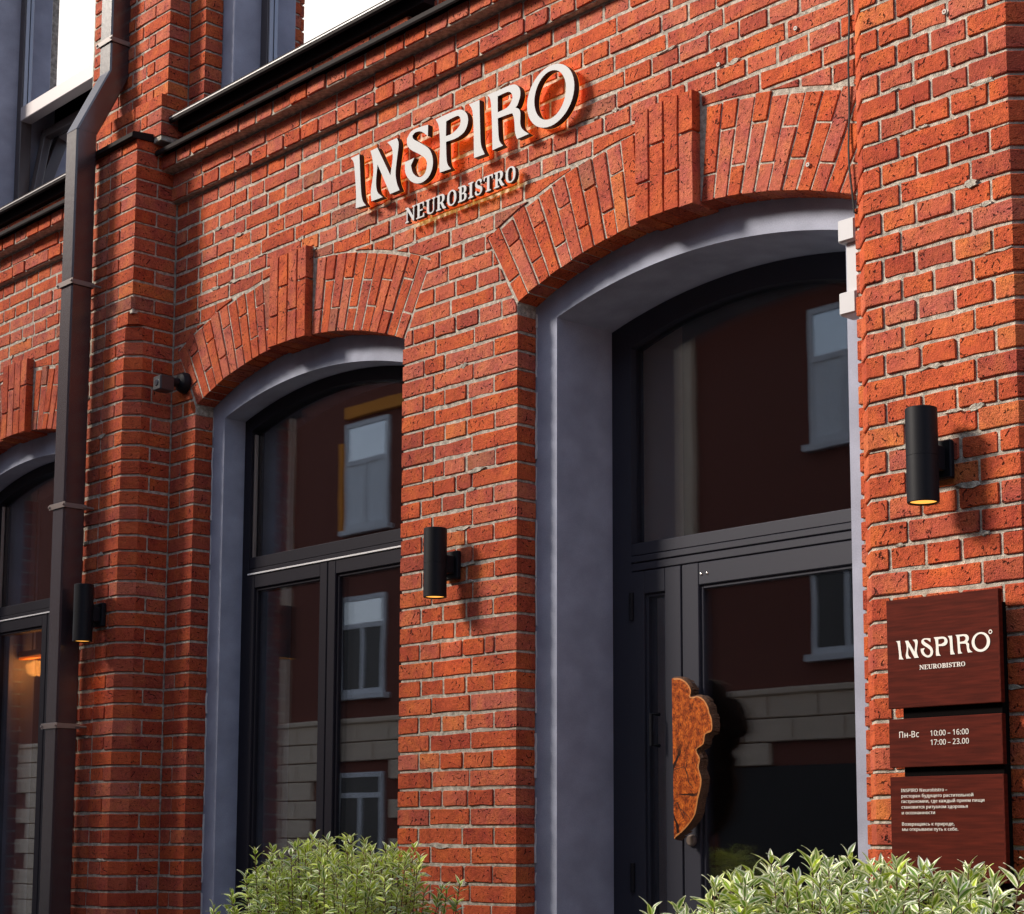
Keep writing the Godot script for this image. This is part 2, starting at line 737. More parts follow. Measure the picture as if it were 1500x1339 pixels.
const RIGHT_FACING := Basis(Vector3(0, 0, -1), Vector3(0, 1, 0), Vector3(1, 0, 0))


func course(k: int) -> float:
	return Y0 + COURSE * k + 0.0062


func _brickwork(wall: Node3D, pilaster: Node3D, pier: Node3D, cornice: Node3D, upper_pilaster: Node3D, apron: Node3D) -> void:
	var flat := Transform3D()
	var openings := [LEFT_X, WIN_X, DOOR_X]
	var holes: Array = []
	for cx: float in openings:
		holes.append(_arch(cx))
	var k_spring := int(floor((SPRING - Y0) / COURSE))
	# --- wall rows from 0.65 m up to the cornice
	for k in range(8, 62):
		var y := course(k)
		var kind := k % 2
		var segs: Array = []
		if y + 0.06 < SPRING:
			segs = [[-11.0, LEFT_X - HALF, false, true], [LEFT_X + HALF, -8.25, true, false], [BAY_L, WIN_X - HALF, false, true], [WIN_X + HALF, DOOR_X - half_of(DOOR_X), true, true], [DOOR_X + half_of(DOOR_X), BAY_R, true, false]]
		else:
			segs = [[-11.0, -8.25, false, false], [BAY_L, BAY_R, false, false]]
		segs.append([-2.6, -1.4, false, false])
		for s: Array in segs:
			var x0: float = s[0]
			var x1: float = s[1]
			# corner bricks where the wall turns into an opening
			if s[2]:
				var w := minf((0.129 if kind == 1 else 0.2) + rng.randf_range(-0.008, 0.008), x1 - x0)
				corner_brick(wall, PackedVector2Array([Vector2(x0, 0), Vector2(x0 + w, 0), Vector2(x0 + w, -0.1), Vector2(x0, -0.1)]), y)
				x0 += w + 0.011
			if s[3]:
				var w2 := minf((0.129 if kind == 1 else 0.264) + rng.randf_range(-0.008, 0.008), x1 - x0 if x1 - x0 < 0.33 else 1.0)
				if x1 - x0 < 0.3 and kind == 1:
					w2 = 0.125
				corner_brick(wall, PackedVector2Array([Vector2(x1 - w2, 0), Vector2(x1, 0), Vector2(x1, -0.1), Vector2(x1 - w2, -0.1)]), y)
				x1 -= w2 + 0.011
			if x1 - x0 < 0.02:
				continue
			for b: Array in cut_row(x0, x1, kind, (0.0 if kind == 0 else 0.0) if s[2] else (0.09 if kind == 1 else 0.2)):
				var outline := rect(b[0], y, b[1], y + 0.0635)
				var hit := false
				for hole: PackedVector2Array in holes:
					if not Geometry2D.intersect_polygons(outline, hole).is_empty():
						hit = true
						for piece in Geometry2D.clip_polygons(outline, hole):
							_cut_brick(wall, piece)
				if not hit:
					face_brick(wall, flat, b[0], b[1], y)
	# --- left pilaster, square above and chamfered below
	var ch := 0.066
	for k in range(8, 66):
		var y := course(k)
		var odd := k % 2 == 1
		var c := ch * clampf((4.16 - y) / 0.22, 0.0, 1.0)
		var f := 0.118 if odd else 0.235
		var d := 0.232 if odd else 0.118
		var xr := BAY_L
		var plan := PackedVector2Array([Vector2(xr - f - 0.02, 0.24), Vector2(xr - c, 0.24), Vector2(xr, 0.24 - c), Vector2(xr, 0.24 - d), Vector2(xr - f - 0.02, 0.24 - d)])
		corner_brick(pilaster, plan, y)
		var ret := Transform3D(RIGHT_FACING, Vector3(xr, 0, 0.24))
		if not odd:
			face_brick(pilaster, ret, d + 0.011, 0.236, y)
		var x := -8.17
		var e := xr - f - 0.02 - 0.011
		for b: Array in cut_row(x, e, 1 if odd else 0, 0.0):
			face_brick(pilaster, Transform3D(Basis(), Vector3(0, 0, 0.24)), b[0], b[1], y)
		corner_brick(pilaster, PackedVector2Array([Vector2(-8.24 + c, 0.24), Vector2(-8.181, 0.24), Vector2(-8.181, 0.1), Vector2(-8.24, 0.1), Vector2(-8.24, 0.24 - c)]), y)
	# --- right pier, chamfered on both sides
	for k in range(8, 78):
		var y := course(k)
		var odd := k % 2 == 1
		var z := 0.25
		var xl := -3.20
		var xr := -2.675
		var e0 := 0.13 if odd else 0.062
		corner_brick(pier, PackedVector2Array([Vector2(xl, z), Vector2(xl + e0, z), Vector2(xl + e0, z - 0.13), Vector2(xl - ch, z - 0.13), Vector2(xl - ch, z - ch)]), y)
		corner_brick(pier, PackedVector2Array([Vector2(xr - e0, z), Vector2(xr, z), Vector2(xr + ch, z - ch), Vector2(xr + ch, z - 0.13), Vector2(xr - e0, z - 0.13)]), y)
		var a := xl + e0 + 0.011
		var b := xr - e0 - 0.011
		var fr := Transform3D(Basis(), Vector3(0, 0, z))
		if odd and rng.randf() < 0.75:
			face_brick(pier, fr, a, b, y)
		else:
			var n := 2 if odd else 3
			var x := a
			for i in n:
				var e := a + (b - a) * (i + 1) / n + rng.randf_range(-0.008, 0.008)
				if i == n - 1:
					e = b + 0.011
				face_brick(pier, fr, x, e - 0.011, y)
				x = e
		face_brick(pier, Transform3D(RIGHT_FACING, Vector3(xr + ch, 0, z - 0.13)), 0.011, 0.118, y)
	# --- the stepped cornice of each bay
	for bay: Array in [[-11.0, -8.25], [BAY_L, BAY_R]]:
		for r: Array in [[62, 1, 0.035, 0.06], [63, 0, 0.035, 0.06], [64, 1, 0.10, 0.125]]:
			var y := course(r[0])
			for b: Array in cut_row(bay[0], bay[1], r[1], 0.0):
				var m := brick_mesh(rect(-(b[1] - b[0]) / 2, -0.033, (b[1] - b[0]) / 2, 0.033), 0.0, r[3], 0.0022, 0.009)
				lay("cornice_brick", cornice, m, Transform3D(Basis(Vector3(0, 0, 1), rng.randf_range(-0.008, 0.008)), Vector3((b[0] + b[1]) / 2, y + 0.0325 + rng.randf_range(-0.002, 0.002), r[2] + rng.randf_range(-0.004, 0.004))), Vector2(b[1] - b[0], 0.065))
	# --- the panel course under the upper window
	for b: Array in cut_row(-7.54, -5.735, 0, 0.14):
		var m := brick_mesh(rect(-(b[1] - b[0]) / 2, -0.036, (b[1] - b[0]) / 2, 0.036), 0.0, 0.08)
		lay("cornice_brick", apron, m, Transform3D(Basis(), Vector3((b[0] + b[1]) / 2, 5.003, 0.035 + rng.randf_range(-0.003, 0.003))), Vector2(b[1] - b[0], 0.07))
	for b: Array in cut_row(-10.1, -8.3, 0, 0.14):
		var m := brick_mesh(rect(-(b[1] - b[0]) / 2, -0.036, (b[1] - b[0]) / 2, 0.036), 0.0, 0.08)
		lay("cornice_brick", apron, m, Transform3D(Basis(), Vector3((b[0] + b[1]) / 2, 5.003, 0.035 + rng.randf_range(-0.003, 0.003))), Vector2(b[1] - b[0], 0.07))
	# --- upper storey
	for k in range(65, 92):
		var y := course(k)
		var kind := k % 2
		for s: Array in [[-8.30 + 0.0, LEFT_X + HALF, -1], [-7.549, WIN_X - HALF, 1], [WIN_X + HALF, -3.26, -1]]:
			if s[2] == 1:
				var w := 0.142
				corner_brick(wall, PackedVector2Array([Vector2(s[1] - w, 0), Vector2(s[1], 0), Vector2(s[1], -0.1), Vector2(s[1] - w, -0.1)]), y)
			elif float(s[0]) < -8.0:
				corner_brick(wall, PackedVector2Array([Vector2(s[1], 0), Vector2(s[1] + 0.13, 0), Vector2(s[1] + 0.13, -0.1), Vector2(s[1], -0.1)]), y)
			else:
				corner_brick(wall, PackedVector2Array([Vector2(s[0], 0), Vector2(s[0] + 0.2, 0), Vector2(s[0] + 0.2, -0.1), Vector2(s[0], -0.1)]), y)
				if k < 72:
					for b: Array in cut_row(s[0] + 0.211, s[1], kind, 0.0):
						face_brick(wall, flat, b[0], b[1], y)
		# upper pilaster: plinth courses proud of the shaft
		var pz := 0.155 if y < 5.19 else 0.12
		var px := -7.546 if y < 5.19 else -7.549
		if y > 4.98:
			var w := 0.129 if kind == 1 else 0.25
			corner_brick(upper_pilaster, PackedVector2Array([Vector2(px - w, pz), Vector2(px, pz), Vector2(px, 0.005), Vector2(px - w, 0.005)]), y)
			for b: Array in cut_row(-8.31, px - w - 0.011, kind, 0.0):
				face_brick(upper_pilaster, Transform3D(Basis(), Vector3(0, 0, pz)), b[0], b[1], y)


func _cut_brick(host: Node3D, piece: PackedVector2Array) -> void:
	if piece.size() < 3 or Geometry2D.is_polygon_clockwise(piece):
		return
	var area := 0.0
	var c := Vector2.ZERO
	for i in piece.size():
		area += piece[i].cross(piece[(i + 1) % piece.size()]) * 0.5
		c += piece[i] / piece.size()
	if area < 0.0005:
		return
	var q := PackedVector2Array()
	for p in piece:
		q.append(p - c)
	lay("brick", host, brick_mesh(q, 0.0, 0.016, 0.002, 0.004), Transform3D(Basis(), Vector3(c.x, c.y, rng.randf_range(-0.003, 0.002))), Vector2(sqrt(area), sqrt(area)))


# an arch of soldier bricks with a keystone group; returns the outline that the wall courses stop at
func _arch(cx: float) -> PackedVector2Array:
	var host := part(building, "arch", _arch_core(cx), mortar)
	var half := half_of(cx)
	var s := CROWN - SPRING
	var r := (half * half + s * s) / (2.0 * s)
	var cy := CROWN - r
	var jc := Vector2(cx, 2.24)               # the bed joints of the arch run to this point
	var key := 0.147
	var side_n := 11
	var outline := PackedVector2Array()
	# outer line: radius about the circle's centre
	var ro := r + 0.345
	for side: float in [-1.0, 1.0]:
		var at_spring := Vector2(cx + side * half, SPRING)
		var a_end := atan2(at_spring.x - jc.x, at_spring.y - jc.y)
		var key_pt := Vector2(cx + side * (key - 0.001), CROWN - 0.003)
		var a_key := atan2(key_pt.x - jc.x, key_pt.y - jc.y)
		for i in side_n:
			var t0 := float(i) / side_n
			var t1 := float(i + 1) / side_n
			var quad_pts: Array = []
			for t: float in [t0, t1]:
				var a := lerpf(a_key, a_end, t)
				var d := Vector2(sin(a), cos(a))
				quad_pts.append([_hit(jc, d, Vector2(cx, cy), r), _hit(jc, d, Vector2(cx, cy), ro)])
			var p0: Vector2 = quad_pts[0][0]
			var p1: Vector2 = quad_pts[1][0]
			var q0: Vector2 = quad_pts[0][1]
			var q1: Vector2 = quad_pts[1][1]
			var jit := rng.randf_range(-0.008, 0.012)
			q0 += (q0 - p0).normalized() * jit
			q1 += (q1 - p1).normalized() * jit
			var frac := 0.30 if i % 2 == 0 else 0.69
			frac += rng.randf_range(-0.03, 0.03)
			var g := 0.0038
			var across0 := (p1 - p0).normalized() * g
			var across1 := (q1 - q0).normalized() * g
			var cut: Array = [[0.0, frac - 0.009], [frac + 0.009, 1.0]]
			for c: Array in cut:
				var pts := PackedVector2Array([p0.lerp(q0, c[0]) + across0, p1.lerp(q1, c[0]) - across0, p1.lerp(q1, c[1]) - across1, p0.lerp(q0, c[1]) + across1])
				_voussoir(host, pts, rng.randf_range(-0.003, 0.003), 0.10 if c[0] == 0.0 else 0.016)
	# keystone: four upright bricks, proud of the wall
	for i in 4:
		var x0 := cx - key + i * (2 * key / 4) + 0.003
		var x1 := x0 + 2 * key / 4 - 0.006
		var yb := cy + sqrt(r * r - pow((x0 + x1) / 2 - cx, 2)) - 0.012
		var yt := 4.19 + rng.randf_range(-0.004, 0.003)
		var ym := lerpf(yb, yt, 0.34 if i % 2 == 0 else 0.64)
		_voussoir(host, rect(x0, yb, x1, ym - 0.004), 0.037, 0.14)
		_voussoir(host, rect(x0, ym + 0.004, x1, yt), 0.037, 0.07)
	# outline of arch and opening together
	var a0 := atan2(half, SPRING - jc.y)
	outline.append(Vector2(cx - half, 3.0))
	var ring := PackedVector2Array()
	var topped := false
	for i in 33:
		var a := lerpf(-a0, a0, i / 32.0)
		var d := Vector2(sin(a), cos(a))
		var h := _hit(jc, d, Vector2(cx, cy), ro + 0.014)
		if absf(h.x - cx) > key + 0.02:
			ring.append(h)
		elif not topped:
			topped = true
			var hy := cy + sqrt(pow(ro + 0.014, 2) - pow(key, 2))
			ring.append(Vector2(cx - key - 0.006, hy))
			ring.append(Vector2(cx - key - 0.006, 4.196))
			ring.append(Vector2(cx + key + 0.006, 4.196))
			ring.append(Vector2(cx + key + 0.006, hy))
	outline.append(Vector2(cx - half - 0.008, SPRING - 0.01))
	outline.append_array(ring)
	outline.append(Vector2(cx + half + 0.008, SPRING - 0.01))
	outline.append(Vector2(cx + half, 3.0))
	return ccw(outline)


func _voussoir(host: Node3D, pts: PackedVector2Array, proud: float, depth: float) -> void:
	var c := Vector2.ZERO
	for p in pts:
		c += p / pts.size()
	var q := PackedVector2Array()
	for p in pts:
		q.append(p - c)
	lay("arch_brick", host, brick_mesh(q, 0.0, depth, 0.0018, 0.004), Transform3D(Basis(), Vector3(c.x, c.y, proud)), Vector2(0.062, pts[0].distance_to(pts[3])))


func _arch_core(cx: float) -> ArrayMesh:
	# the mortar bed behind the keystone
	return box(Vector3(cx - 0.134, CROWN + 0.015, -0.06), Vector3(cx + 0.134, 4.178, 0.028), 0.002)


func _hit(o: Vector2, d: Vector2, c: Vector2, r: float) -> Vector2:
	var m := o - c
	var b := m.dot(d)
	return o + d * (-b + sqrt(b * b - (m.length_squared() - r * r)))


# mortar that was smeared over the brick faces along some joints
func _smears() -> void:
	var st := SurfaceTool.new()
	var areas := [[-7.3, -3.5, 3.7, 4.65, 0.001, 30], [-7.35, -6.6, 3.75, 4.2, 0.001, 12], [-5.75, -5.1, 1.3, 3.6, 0.001, 16], [-3.15, -2.7, 1.2, 4.0, 0.251, 26], [-8.2, -7.7, 1.3, 4.8, 0.241, 10], [-9.6, -8.4, 3.8, 4.6, 0.001, 8]]
	for a: Array in areas:
		for i in int(a[5]):
			var k := int((rng.randf_range(a[2], a[3]) - Y0) / COURSE)
			var w := rng.randf_range(0.03, 0.11)
			var h := rng.randf_range(0.012, 0.026)
			var p := PackedVector2Array()
			var n := 11
			for j in n:
				var t := TAU * j / n
				p.append(Vector2(cos(t) * w * 0.5 * rng.randf_range(0.7, 1.2), sin(t) * h * 0.5 * rng.randf_range(0.55, 1.35)))
			var x := rng.randf_range(a[0], a[1])
			var y := Y0 + COURSE * k
			var blocked := false
			for cx: float in [LEFT_X, WIN_X, DOOR_X]:
				var rr := 2.57
				if float(a[4]) < 0.1 and absf(x - cx) < 1.06 and Vector2(x - cx, y - 1.6).length() < rr:
					blocked = true
			if blocked:
				continue
			var m := brick_mesh(p, 0.0, 0.009, 0.002, 0.003)
			if m:
				st.append_from(m, 0, Transform3D(Basis(Vector3(0, 0, 1), rng.randf_range(-0.12, 0.12)), Vector3(x, y, float(a[4]) + rng.randf_range(-0.0005, 0.0025))))
	var o := part(building, "mortar_smear", st.commit(), mortar)
	o.set_meta("kind", "stuff")


func _place_bricks() -> void:
	var by := {}
	for b: Dictionary in bricks:
		if not by.has(b.n):
			by[b.n] = []
		by[b.n].append(b)
	var rest: Array = []
	for called: String in by:
		var a: Array = by[called]
		a.sort_custom(func(p: Dictionary, q: Dictionary) -> bool: return p.s > q.s)
		var most := 295
		for i in a.size():
			var b: Dictionary = a[i]
			if i < most and b.s > 0.0:
				part(b.h, called, b.m, tone_mats[b.t], b.x)
			else:
				rest.append(b)
	var tools := {}
	for b: Dictionary in rest:
		if not tools.has(b.t):
			tools[b.t] = SurfaceTool.new()
		tools[b.t].append_from(b.m, 0, b.x)
	var whole := ArrayMesh.new()
	for t: int in tools:
		tools[t].commit(whole)
		whole.surface_set_material(whole.get_surface_count() - 1, tone_mats[t])
	var o := part(building, "brickwork", whole)
	o.set_meta("kind", "stuff")


# ---------------------------------------------------------------- ground
func _ground() -> void:
	var asphalt := mat(Color(0.05, 0.05, 0.05), 0.95)
	var paving := mat(Color(0.09, 0.085, 0.08), 0.9)
	structure("ground", box(Vector3(-120, -0.5, -60), Vector3(80, -0.12, 90), 0.01), asphalt)
	structure("pavement", box(Vector3(-60, -0.119, 0.0), Vector3(40, 0.0, 3.2), 0.01), paving)


# ---------------------------------------------------------------- the brick building
func _building() -> void:
	building = thing("brick_building", "red brick building with arched openings, grey plaster surrounds and stepped cornice", "building")
	# lower wall: mortar body with arched openings
	var wall := part(building, "wall", slab(comb(-11.2, -1.2, 0.0, 4.93, [LEFT_X, WIN_X, DOOR_X], -0.006, SPRING, CROWN + 0.008), -0.112, -0.005), mortar)
	# pilaster and pier cores
	var core := func(x0: float, x1: float, z: float, c: float) -> PackedVector2Array:
		return PackedVector2Array([Vector2(x0, -0.03), Vector2(x0, z - c), Vector2(x0 + c, z), Vector2(x1 - c, z), Vector2(x1, z - c), Vector2(x1, -0.03)])
	var stp := new_st()
	_plan_into(stp, core.call(-8.234, BAY_L - 0.006, 0.234, 0.064), 0.0, 4.09)
	_plan_into(stp, core.call(-8.234, BAY_L - 0.006, 0.234, 0.004), 4.088, 4.985)
	var pilaster := part(building, "pilaster", stp.commit(), mortar)
	var stq := new_st()
	_plan_into(stq, core.call(-3.26, -2.615, 0.244, 0.064), 0.0, 6.4)
	var pier := part(building, "pier", stq.commit(), mortar)
	var stc := new_st()
	for bay: Array in [[-11.0, -8.23], [BAY_L - 0.01, BAY_R + 0.01]]:
		box_into(stc, Vector3(bay[0], 4.705, -0.02), Vector3(bay[1], 4.856, 0.028), 0.002)
		box_into(stc, Vector3(bay[0], 4.854, -0.02), Vector3(bay[1], 4.926, 0.093), 0.002)
	var cornice := part(building, "cornice", stc.commit(), mortar)
	var stu := new_st()
	box_into(stu, Vector3(-8.33, 4.98, -0.03), Vector3(-7.552, 5.19, 0.149), 0.002)
	box_into(stu, Vector3(-8.33, 5.18, -0.03), Vector3(-7.555, 7.6, 0.114), 0.002)
	var upper_pilaster := part(building, "pilaster", stu.commit(), mortar)
	var sta := new_st()
	box_into(sta, Vector3(-7.545, 4.955, -0.03), Vector3(-5.74, 5.045, 0.029), 0.002)
	box_into(sta, Vector3(-10.1, 4.955, -0.03), Vector3(-8.3, 5.045, 0.029), 0.002)
	var apron := part(building, "apron", sta.commit(), mortar)
	# upper wall
	var stw := new_st()
	for b: Array in [[-11.2, LEFT_X - HALF - 0.006], [LEFT_X + HALF + 0.006, WIN_X - HALF - 0.006], [WIN_X + HALF + 0.006, -1.2]]:
		box_into(stw, Vector3(b[0], 4.93, -0.112), Vector3(b[1], 7.3, -0.0065), 0.001)
	box_into(stw, Vector3(-11.2, 7.3, -0.112), Vector3(-1.2, 9.2, -0.0065), 0.001)
	part(building, "wall", stw.commit(), mortar)
	_brickwork(wall, pilaster, pier, cornice, upper_pilaster, apron)
	_place_bricks()
	_smears()
	# plaster lining of the openings
	var stl := new_st()
	slab_into(stl, comb(-11.2, -1.2, 0.0, 4.93, [LEFT_X, WIN_X, DOOR_X], IN_HALF, IN_SPRING, IN_CROWN), -0.52, BANDZ)
	for b: Array in [[-11.2, LEFT_X - IN_HALF], [LEFT_X + IN_HALF, WIN_X - IN_HALF], [WIN_X + IN_HALF, -1.2]]:
		box_into(stl, Vector3(b[0], 4.931, -0.52), Vector3(b[1], 7.25, BANDZ), 0.004)
	box_into(stl, Vector3(-11.2, 7.251, -0.52), Vector3(-1.2, 9.19, BANDZ), 0.002)
	part(building, "plaster_surround", stl.commit(), plaster)
	for e: Array in [[WIN_X - half_of(WIN_X), 1.0], [DOOR_X - half_of(DOOR_X), 1.0], [DOOR_X + half_of(DOOR_X), -1.0], [LEFT_X - HALF, 1.0]]:
		for z: float in [BANDZ + 0.001]:
			var bead := new_st()
			var y := 0.3
			while y < 3.55:
				var len_ := rng.randf_range(0.03, 0.16)
				var pts: Array = []
				for i in 5:
					pts.append(Vector3(e[0] + e[1] * rng.randf_range(-0.001, 0.003), y + len_ * i / 4.0, z + rng.randf_range(-0.001, 0.003)))
				tube_into(bead, pts, rng.randf_range(0.002, 0.0055), 6)
				y += len_ + (rng.randf_range(0.02, 0.09) if rng.randf() < 0.3 else 0.0)
			part(building, "filler_bead", bead.commit(), mat(Color(0.55, 0.53, 0.52), 0.9)).set_meta("kind", "stuff")
	# rooms behind the glass
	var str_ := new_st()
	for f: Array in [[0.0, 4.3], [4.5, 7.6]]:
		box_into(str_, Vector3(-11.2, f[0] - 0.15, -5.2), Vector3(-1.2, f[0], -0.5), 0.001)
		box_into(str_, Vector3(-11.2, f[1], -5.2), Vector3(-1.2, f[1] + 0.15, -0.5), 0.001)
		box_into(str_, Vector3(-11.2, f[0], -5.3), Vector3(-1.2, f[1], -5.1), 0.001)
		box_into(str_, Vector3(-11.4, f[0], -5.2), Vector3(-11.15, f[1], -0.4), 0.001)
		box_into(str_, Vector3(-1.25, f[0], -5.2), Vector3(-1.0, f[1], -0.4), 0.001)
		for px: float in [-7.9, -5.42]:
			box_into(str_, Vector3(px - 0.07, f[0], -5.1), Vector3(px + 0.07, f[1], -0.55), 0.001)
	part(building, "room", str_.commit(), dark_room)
	part(building, "roof", box(Vector3(-11.3, 9.19, -6.0), Vector3(-1.1, 9.45, 0.2), 0.01), flash_mat)
	part(building, "jamb", box(Vector3(-5.2, 0.0, -0.86), Vector3(-4.962, 4.2, -0.525), 0.004), mat(Color(0.80, 0.64, 0.54), 0.9))
	_metalwork()
	_window(WIN_X, "window")
	_window(LEFT_X, "window")
	_door()
	_upper_window(WIN_X, false)
	_upper_window(LEFT_X, true)


# a plan (x, z) drawn up from y0 to y1
func _plan_into(st: SurfaceTool, plan: PackedVector2Array, y0: float, y1: float) -> void:
	plan = ccw(plan)
	for i in plan.size():
		var a := plan[i]
		var b := plan[(i + 1) % plan.size()]
		var e := b - a
		quad(st, Vector3(a.x, y0, a.y), Vector3(b.x, y0, b.y), Vector3(b.x, y1, b.y), Vector3(a.x, y1, a.y), Vector3(e.y, 0, -e.x))
	var ids := Geometry2D.triangulate_polygon(plan)
	for i in range(0, ids.size(), 3):
		for y: float in [y0, y1]:
			var p := plan[ids[i]]
			var q := plan[ids[i + 1]]
			var r := plan[ids[i + 2]]
			tri(st, Vector3(p.x, y, p.y), Vector3(q.x, y, q.y), Vector3(r.x, y, r.y), Vector3(0, 1 if y == y1 else -1, 0))


# a bent metal profile (z, y) run along x
func profile_into(st: SurfaceTool, prof: PackedVector2Array, x0: float, x1: float) -> void:
	prof = ccw(prof)
	for i in prof.size():
		var a := prof[i]
		var b := prof[(i + 1) % prof.size()]
		var e := b - a
		quad(st, Vector3(x0, a.y, a.x), Vector3(x0, b.y, b.x), Vector3(x1, b.y, b.x), Vector3(x1, a.y, a.x), Vector3(0, -e.x, e.y))
	var ids := Geometry2D.triangulate_polygon(prof)
	for i in range(0, ids.size(), 3):
		for x: float in [x0, x1]:
			var p := prof[ids[i]]
			var q := prof[ids[i + 1]]
			var r := prof[ids[i + 2]]
			tri(st, Vector3(x, p.y, p.x), Vector3(x, q.y, q.x), Vector3(x, r.y, r.x), Vector3(-1 if x == x0 else 1, 0, 0))


func _metalwork() -> void:
	# drip flashings on the cornice, the pilaster cap and the upper window sills
	for bay: Array in [[-11.0, -8.245], [BAY_L + 0.004, BAY_R - 0.004]]:
		var st := new_st()
		profile_into(st, PackedVector2Array([Vector2(-0.004, 4.972), Vector2(0.128, 4.944), Vector2(0.140, 4.940), Vector2(0.140, 4.921), Vector2(0.135, 4.914), Vector2(0.131, 4.916), Vector2(0.132, 4.935), Vector2(-0.004, 4.962)]), bay[0], bay[1])
		part(building, "flashing", st.commit(), flash_mat)
	var cap := new_st()
	profile_into(cap, PackedVector2Array([Vector2(0.10, 5.032), Vector2(0.266, 5.012), Vector2(0.274, 5.006), Vector2(0.274, 4.985), Vector2(0.266, 4.979), Vector2(0.10, 4.987)]), -8.27, BAY_L + 0.008)
	part(building, "flashing", cap.commit(), flash_mat)
	for w: Array in [[-7.54, -5.60], [-10.25, -8.32]]:
		var st2 := new_st()
		profile_into(st2, PackedVector2Array([Vector2(-0.26, 5.19), Vector2(0.095, 5.118), Vector2(0.112, 5.110), Vector2(0.112, 5.082), Vector2(0.104, 5.074), Vector2(0.098, 5.077), Vector2(0.10, 5.10), Vector2(0.06, 5.106), Vector2(0.06, 5.046), Vector2(-0.26, 5.046)]), w[0], w[1])
		var sill := part(building, "window_sill", st2.commit(), flash_mat)
		var lip := new_st()
		profile_into(lip, PackedVector2Array([Vector2(0.1125, 5.102), Vector2(0.115, 5.101), Vector2(0.115, 5.095), Vector2(0.1125, 5.094)]), w[0], w[1])
		part(sill, "drip_edge", lip.commit(), mat(Color(0.40, 0.37, 0.36), 0.4))  # pale strip paints the bright highlight along the sill front


# ring frame between an outer and an inner arched outline
func _arched_frame(cx: float, half: float, spring: float, crown: float, y0: float, w: float, wy: float, z0: float, z1: float) -> ArrayMesh:
	var st := new_st()
	var outer := arch_line(cx, half, spring, crown, 20)
	var inner := arch_line(cx, half - w, spring - wy, crown - wy, 20)
	for i in 20:
		slab_into(st, PackedVector2Array([outer[i], outer[i + 1], inner[i + 1], inner[i]]), z0, z1)
	slab_into(st, PackedVector2Array([Vector2(cx - half, y0), Vector2(cx - half + w, y0), inner[0], outer[0]]), z0, z1)
	slab_into(st, PackedVector2Array([Vector2(cx + half - w, y0), Vector2(cx + half, y0), outer[20], inner[20]]), z0, z1)
	return st.commit()


func _pane(parent: Node, poly: PackedVector2Array, z: float, called := "glass_pane") -> void:
	part(parent, called, sheet(poly, z - 0.006, z), glass)
	part(parent, called, sheet(poly, z - 0.021, z - 0.016), glass)
	part(parent, called, sheet(poly, z - 0.037, z - 0.032), glass)


# a leaf: four rails and stiles round a pane
func _leaf(parent: Node3D, called: String, x0: float, x1: float, y0: float, y1: float, w: Array, z0: float, z1: float, m: Material, pane := true, pane_mat: Material = null) -> Node3D:
	var st := new_st()
	box_into(st, Vector3(x0, y0, z0), Vector3(x0 + w[0], y1, z1), 0.003)
	box_into(st, Vector3(x1 - w[1], y0, z0), Vector3(x1, y1, z1), 0.003)
	box_into(st, Vector3(x0 + w[0] - 0.001, y1 - w[2], z0 + 0.001), Vector3(x1 - w[1] + 0.001, y1 - 0.0005, z1 - 0.001), 0.003)
	box_into(st, Vector3(x0 + w[0] - 0.001, y0 + 0.0005, z0 + 0.001), Vector3(x1 - w[1] + 0.001, y0 + w[3], z1 - 0.001), 0.003)
	# glazing beads
	var b := 0.014
	var q := rect(x0 + w[0], y0 + w[3], x1 - w[1], y1 - w[2])
	for e: Array in [[q[0].x - 0.001, q[0].y, q[0].x + b, q[2].y], [q[2].x - b, q[0].y, q[2].x + 0.001, q[2].y], [q[0].x + b, q[2].y - b, q[2].x - b, q[2].y + 0.001], [q[0].x + b, q[0].y - 0.001, q[2].x - b, q[0].y + b]]:
		box_into(st, Vector3(e[0], e[1], z0 + 0.004), Vector3(e[2], e[3], z1 - 0.012), 0.002)
	var o := part(parent, called, st.commit(), m)
	if pane:
		var p := rect(q[0].x + 0.002, q[0].y + 0.002, q[2].x - 0.002, q[2].y - 0.002)
		if pane_mat:
			part(parent, "glass_pane", sheet(p, (z0 + z1) / 2 - 0.008, (z0 + z1) / 2), pane_mat)
		else:
			_pane(parent, p, z1 - 0.022)
	return o


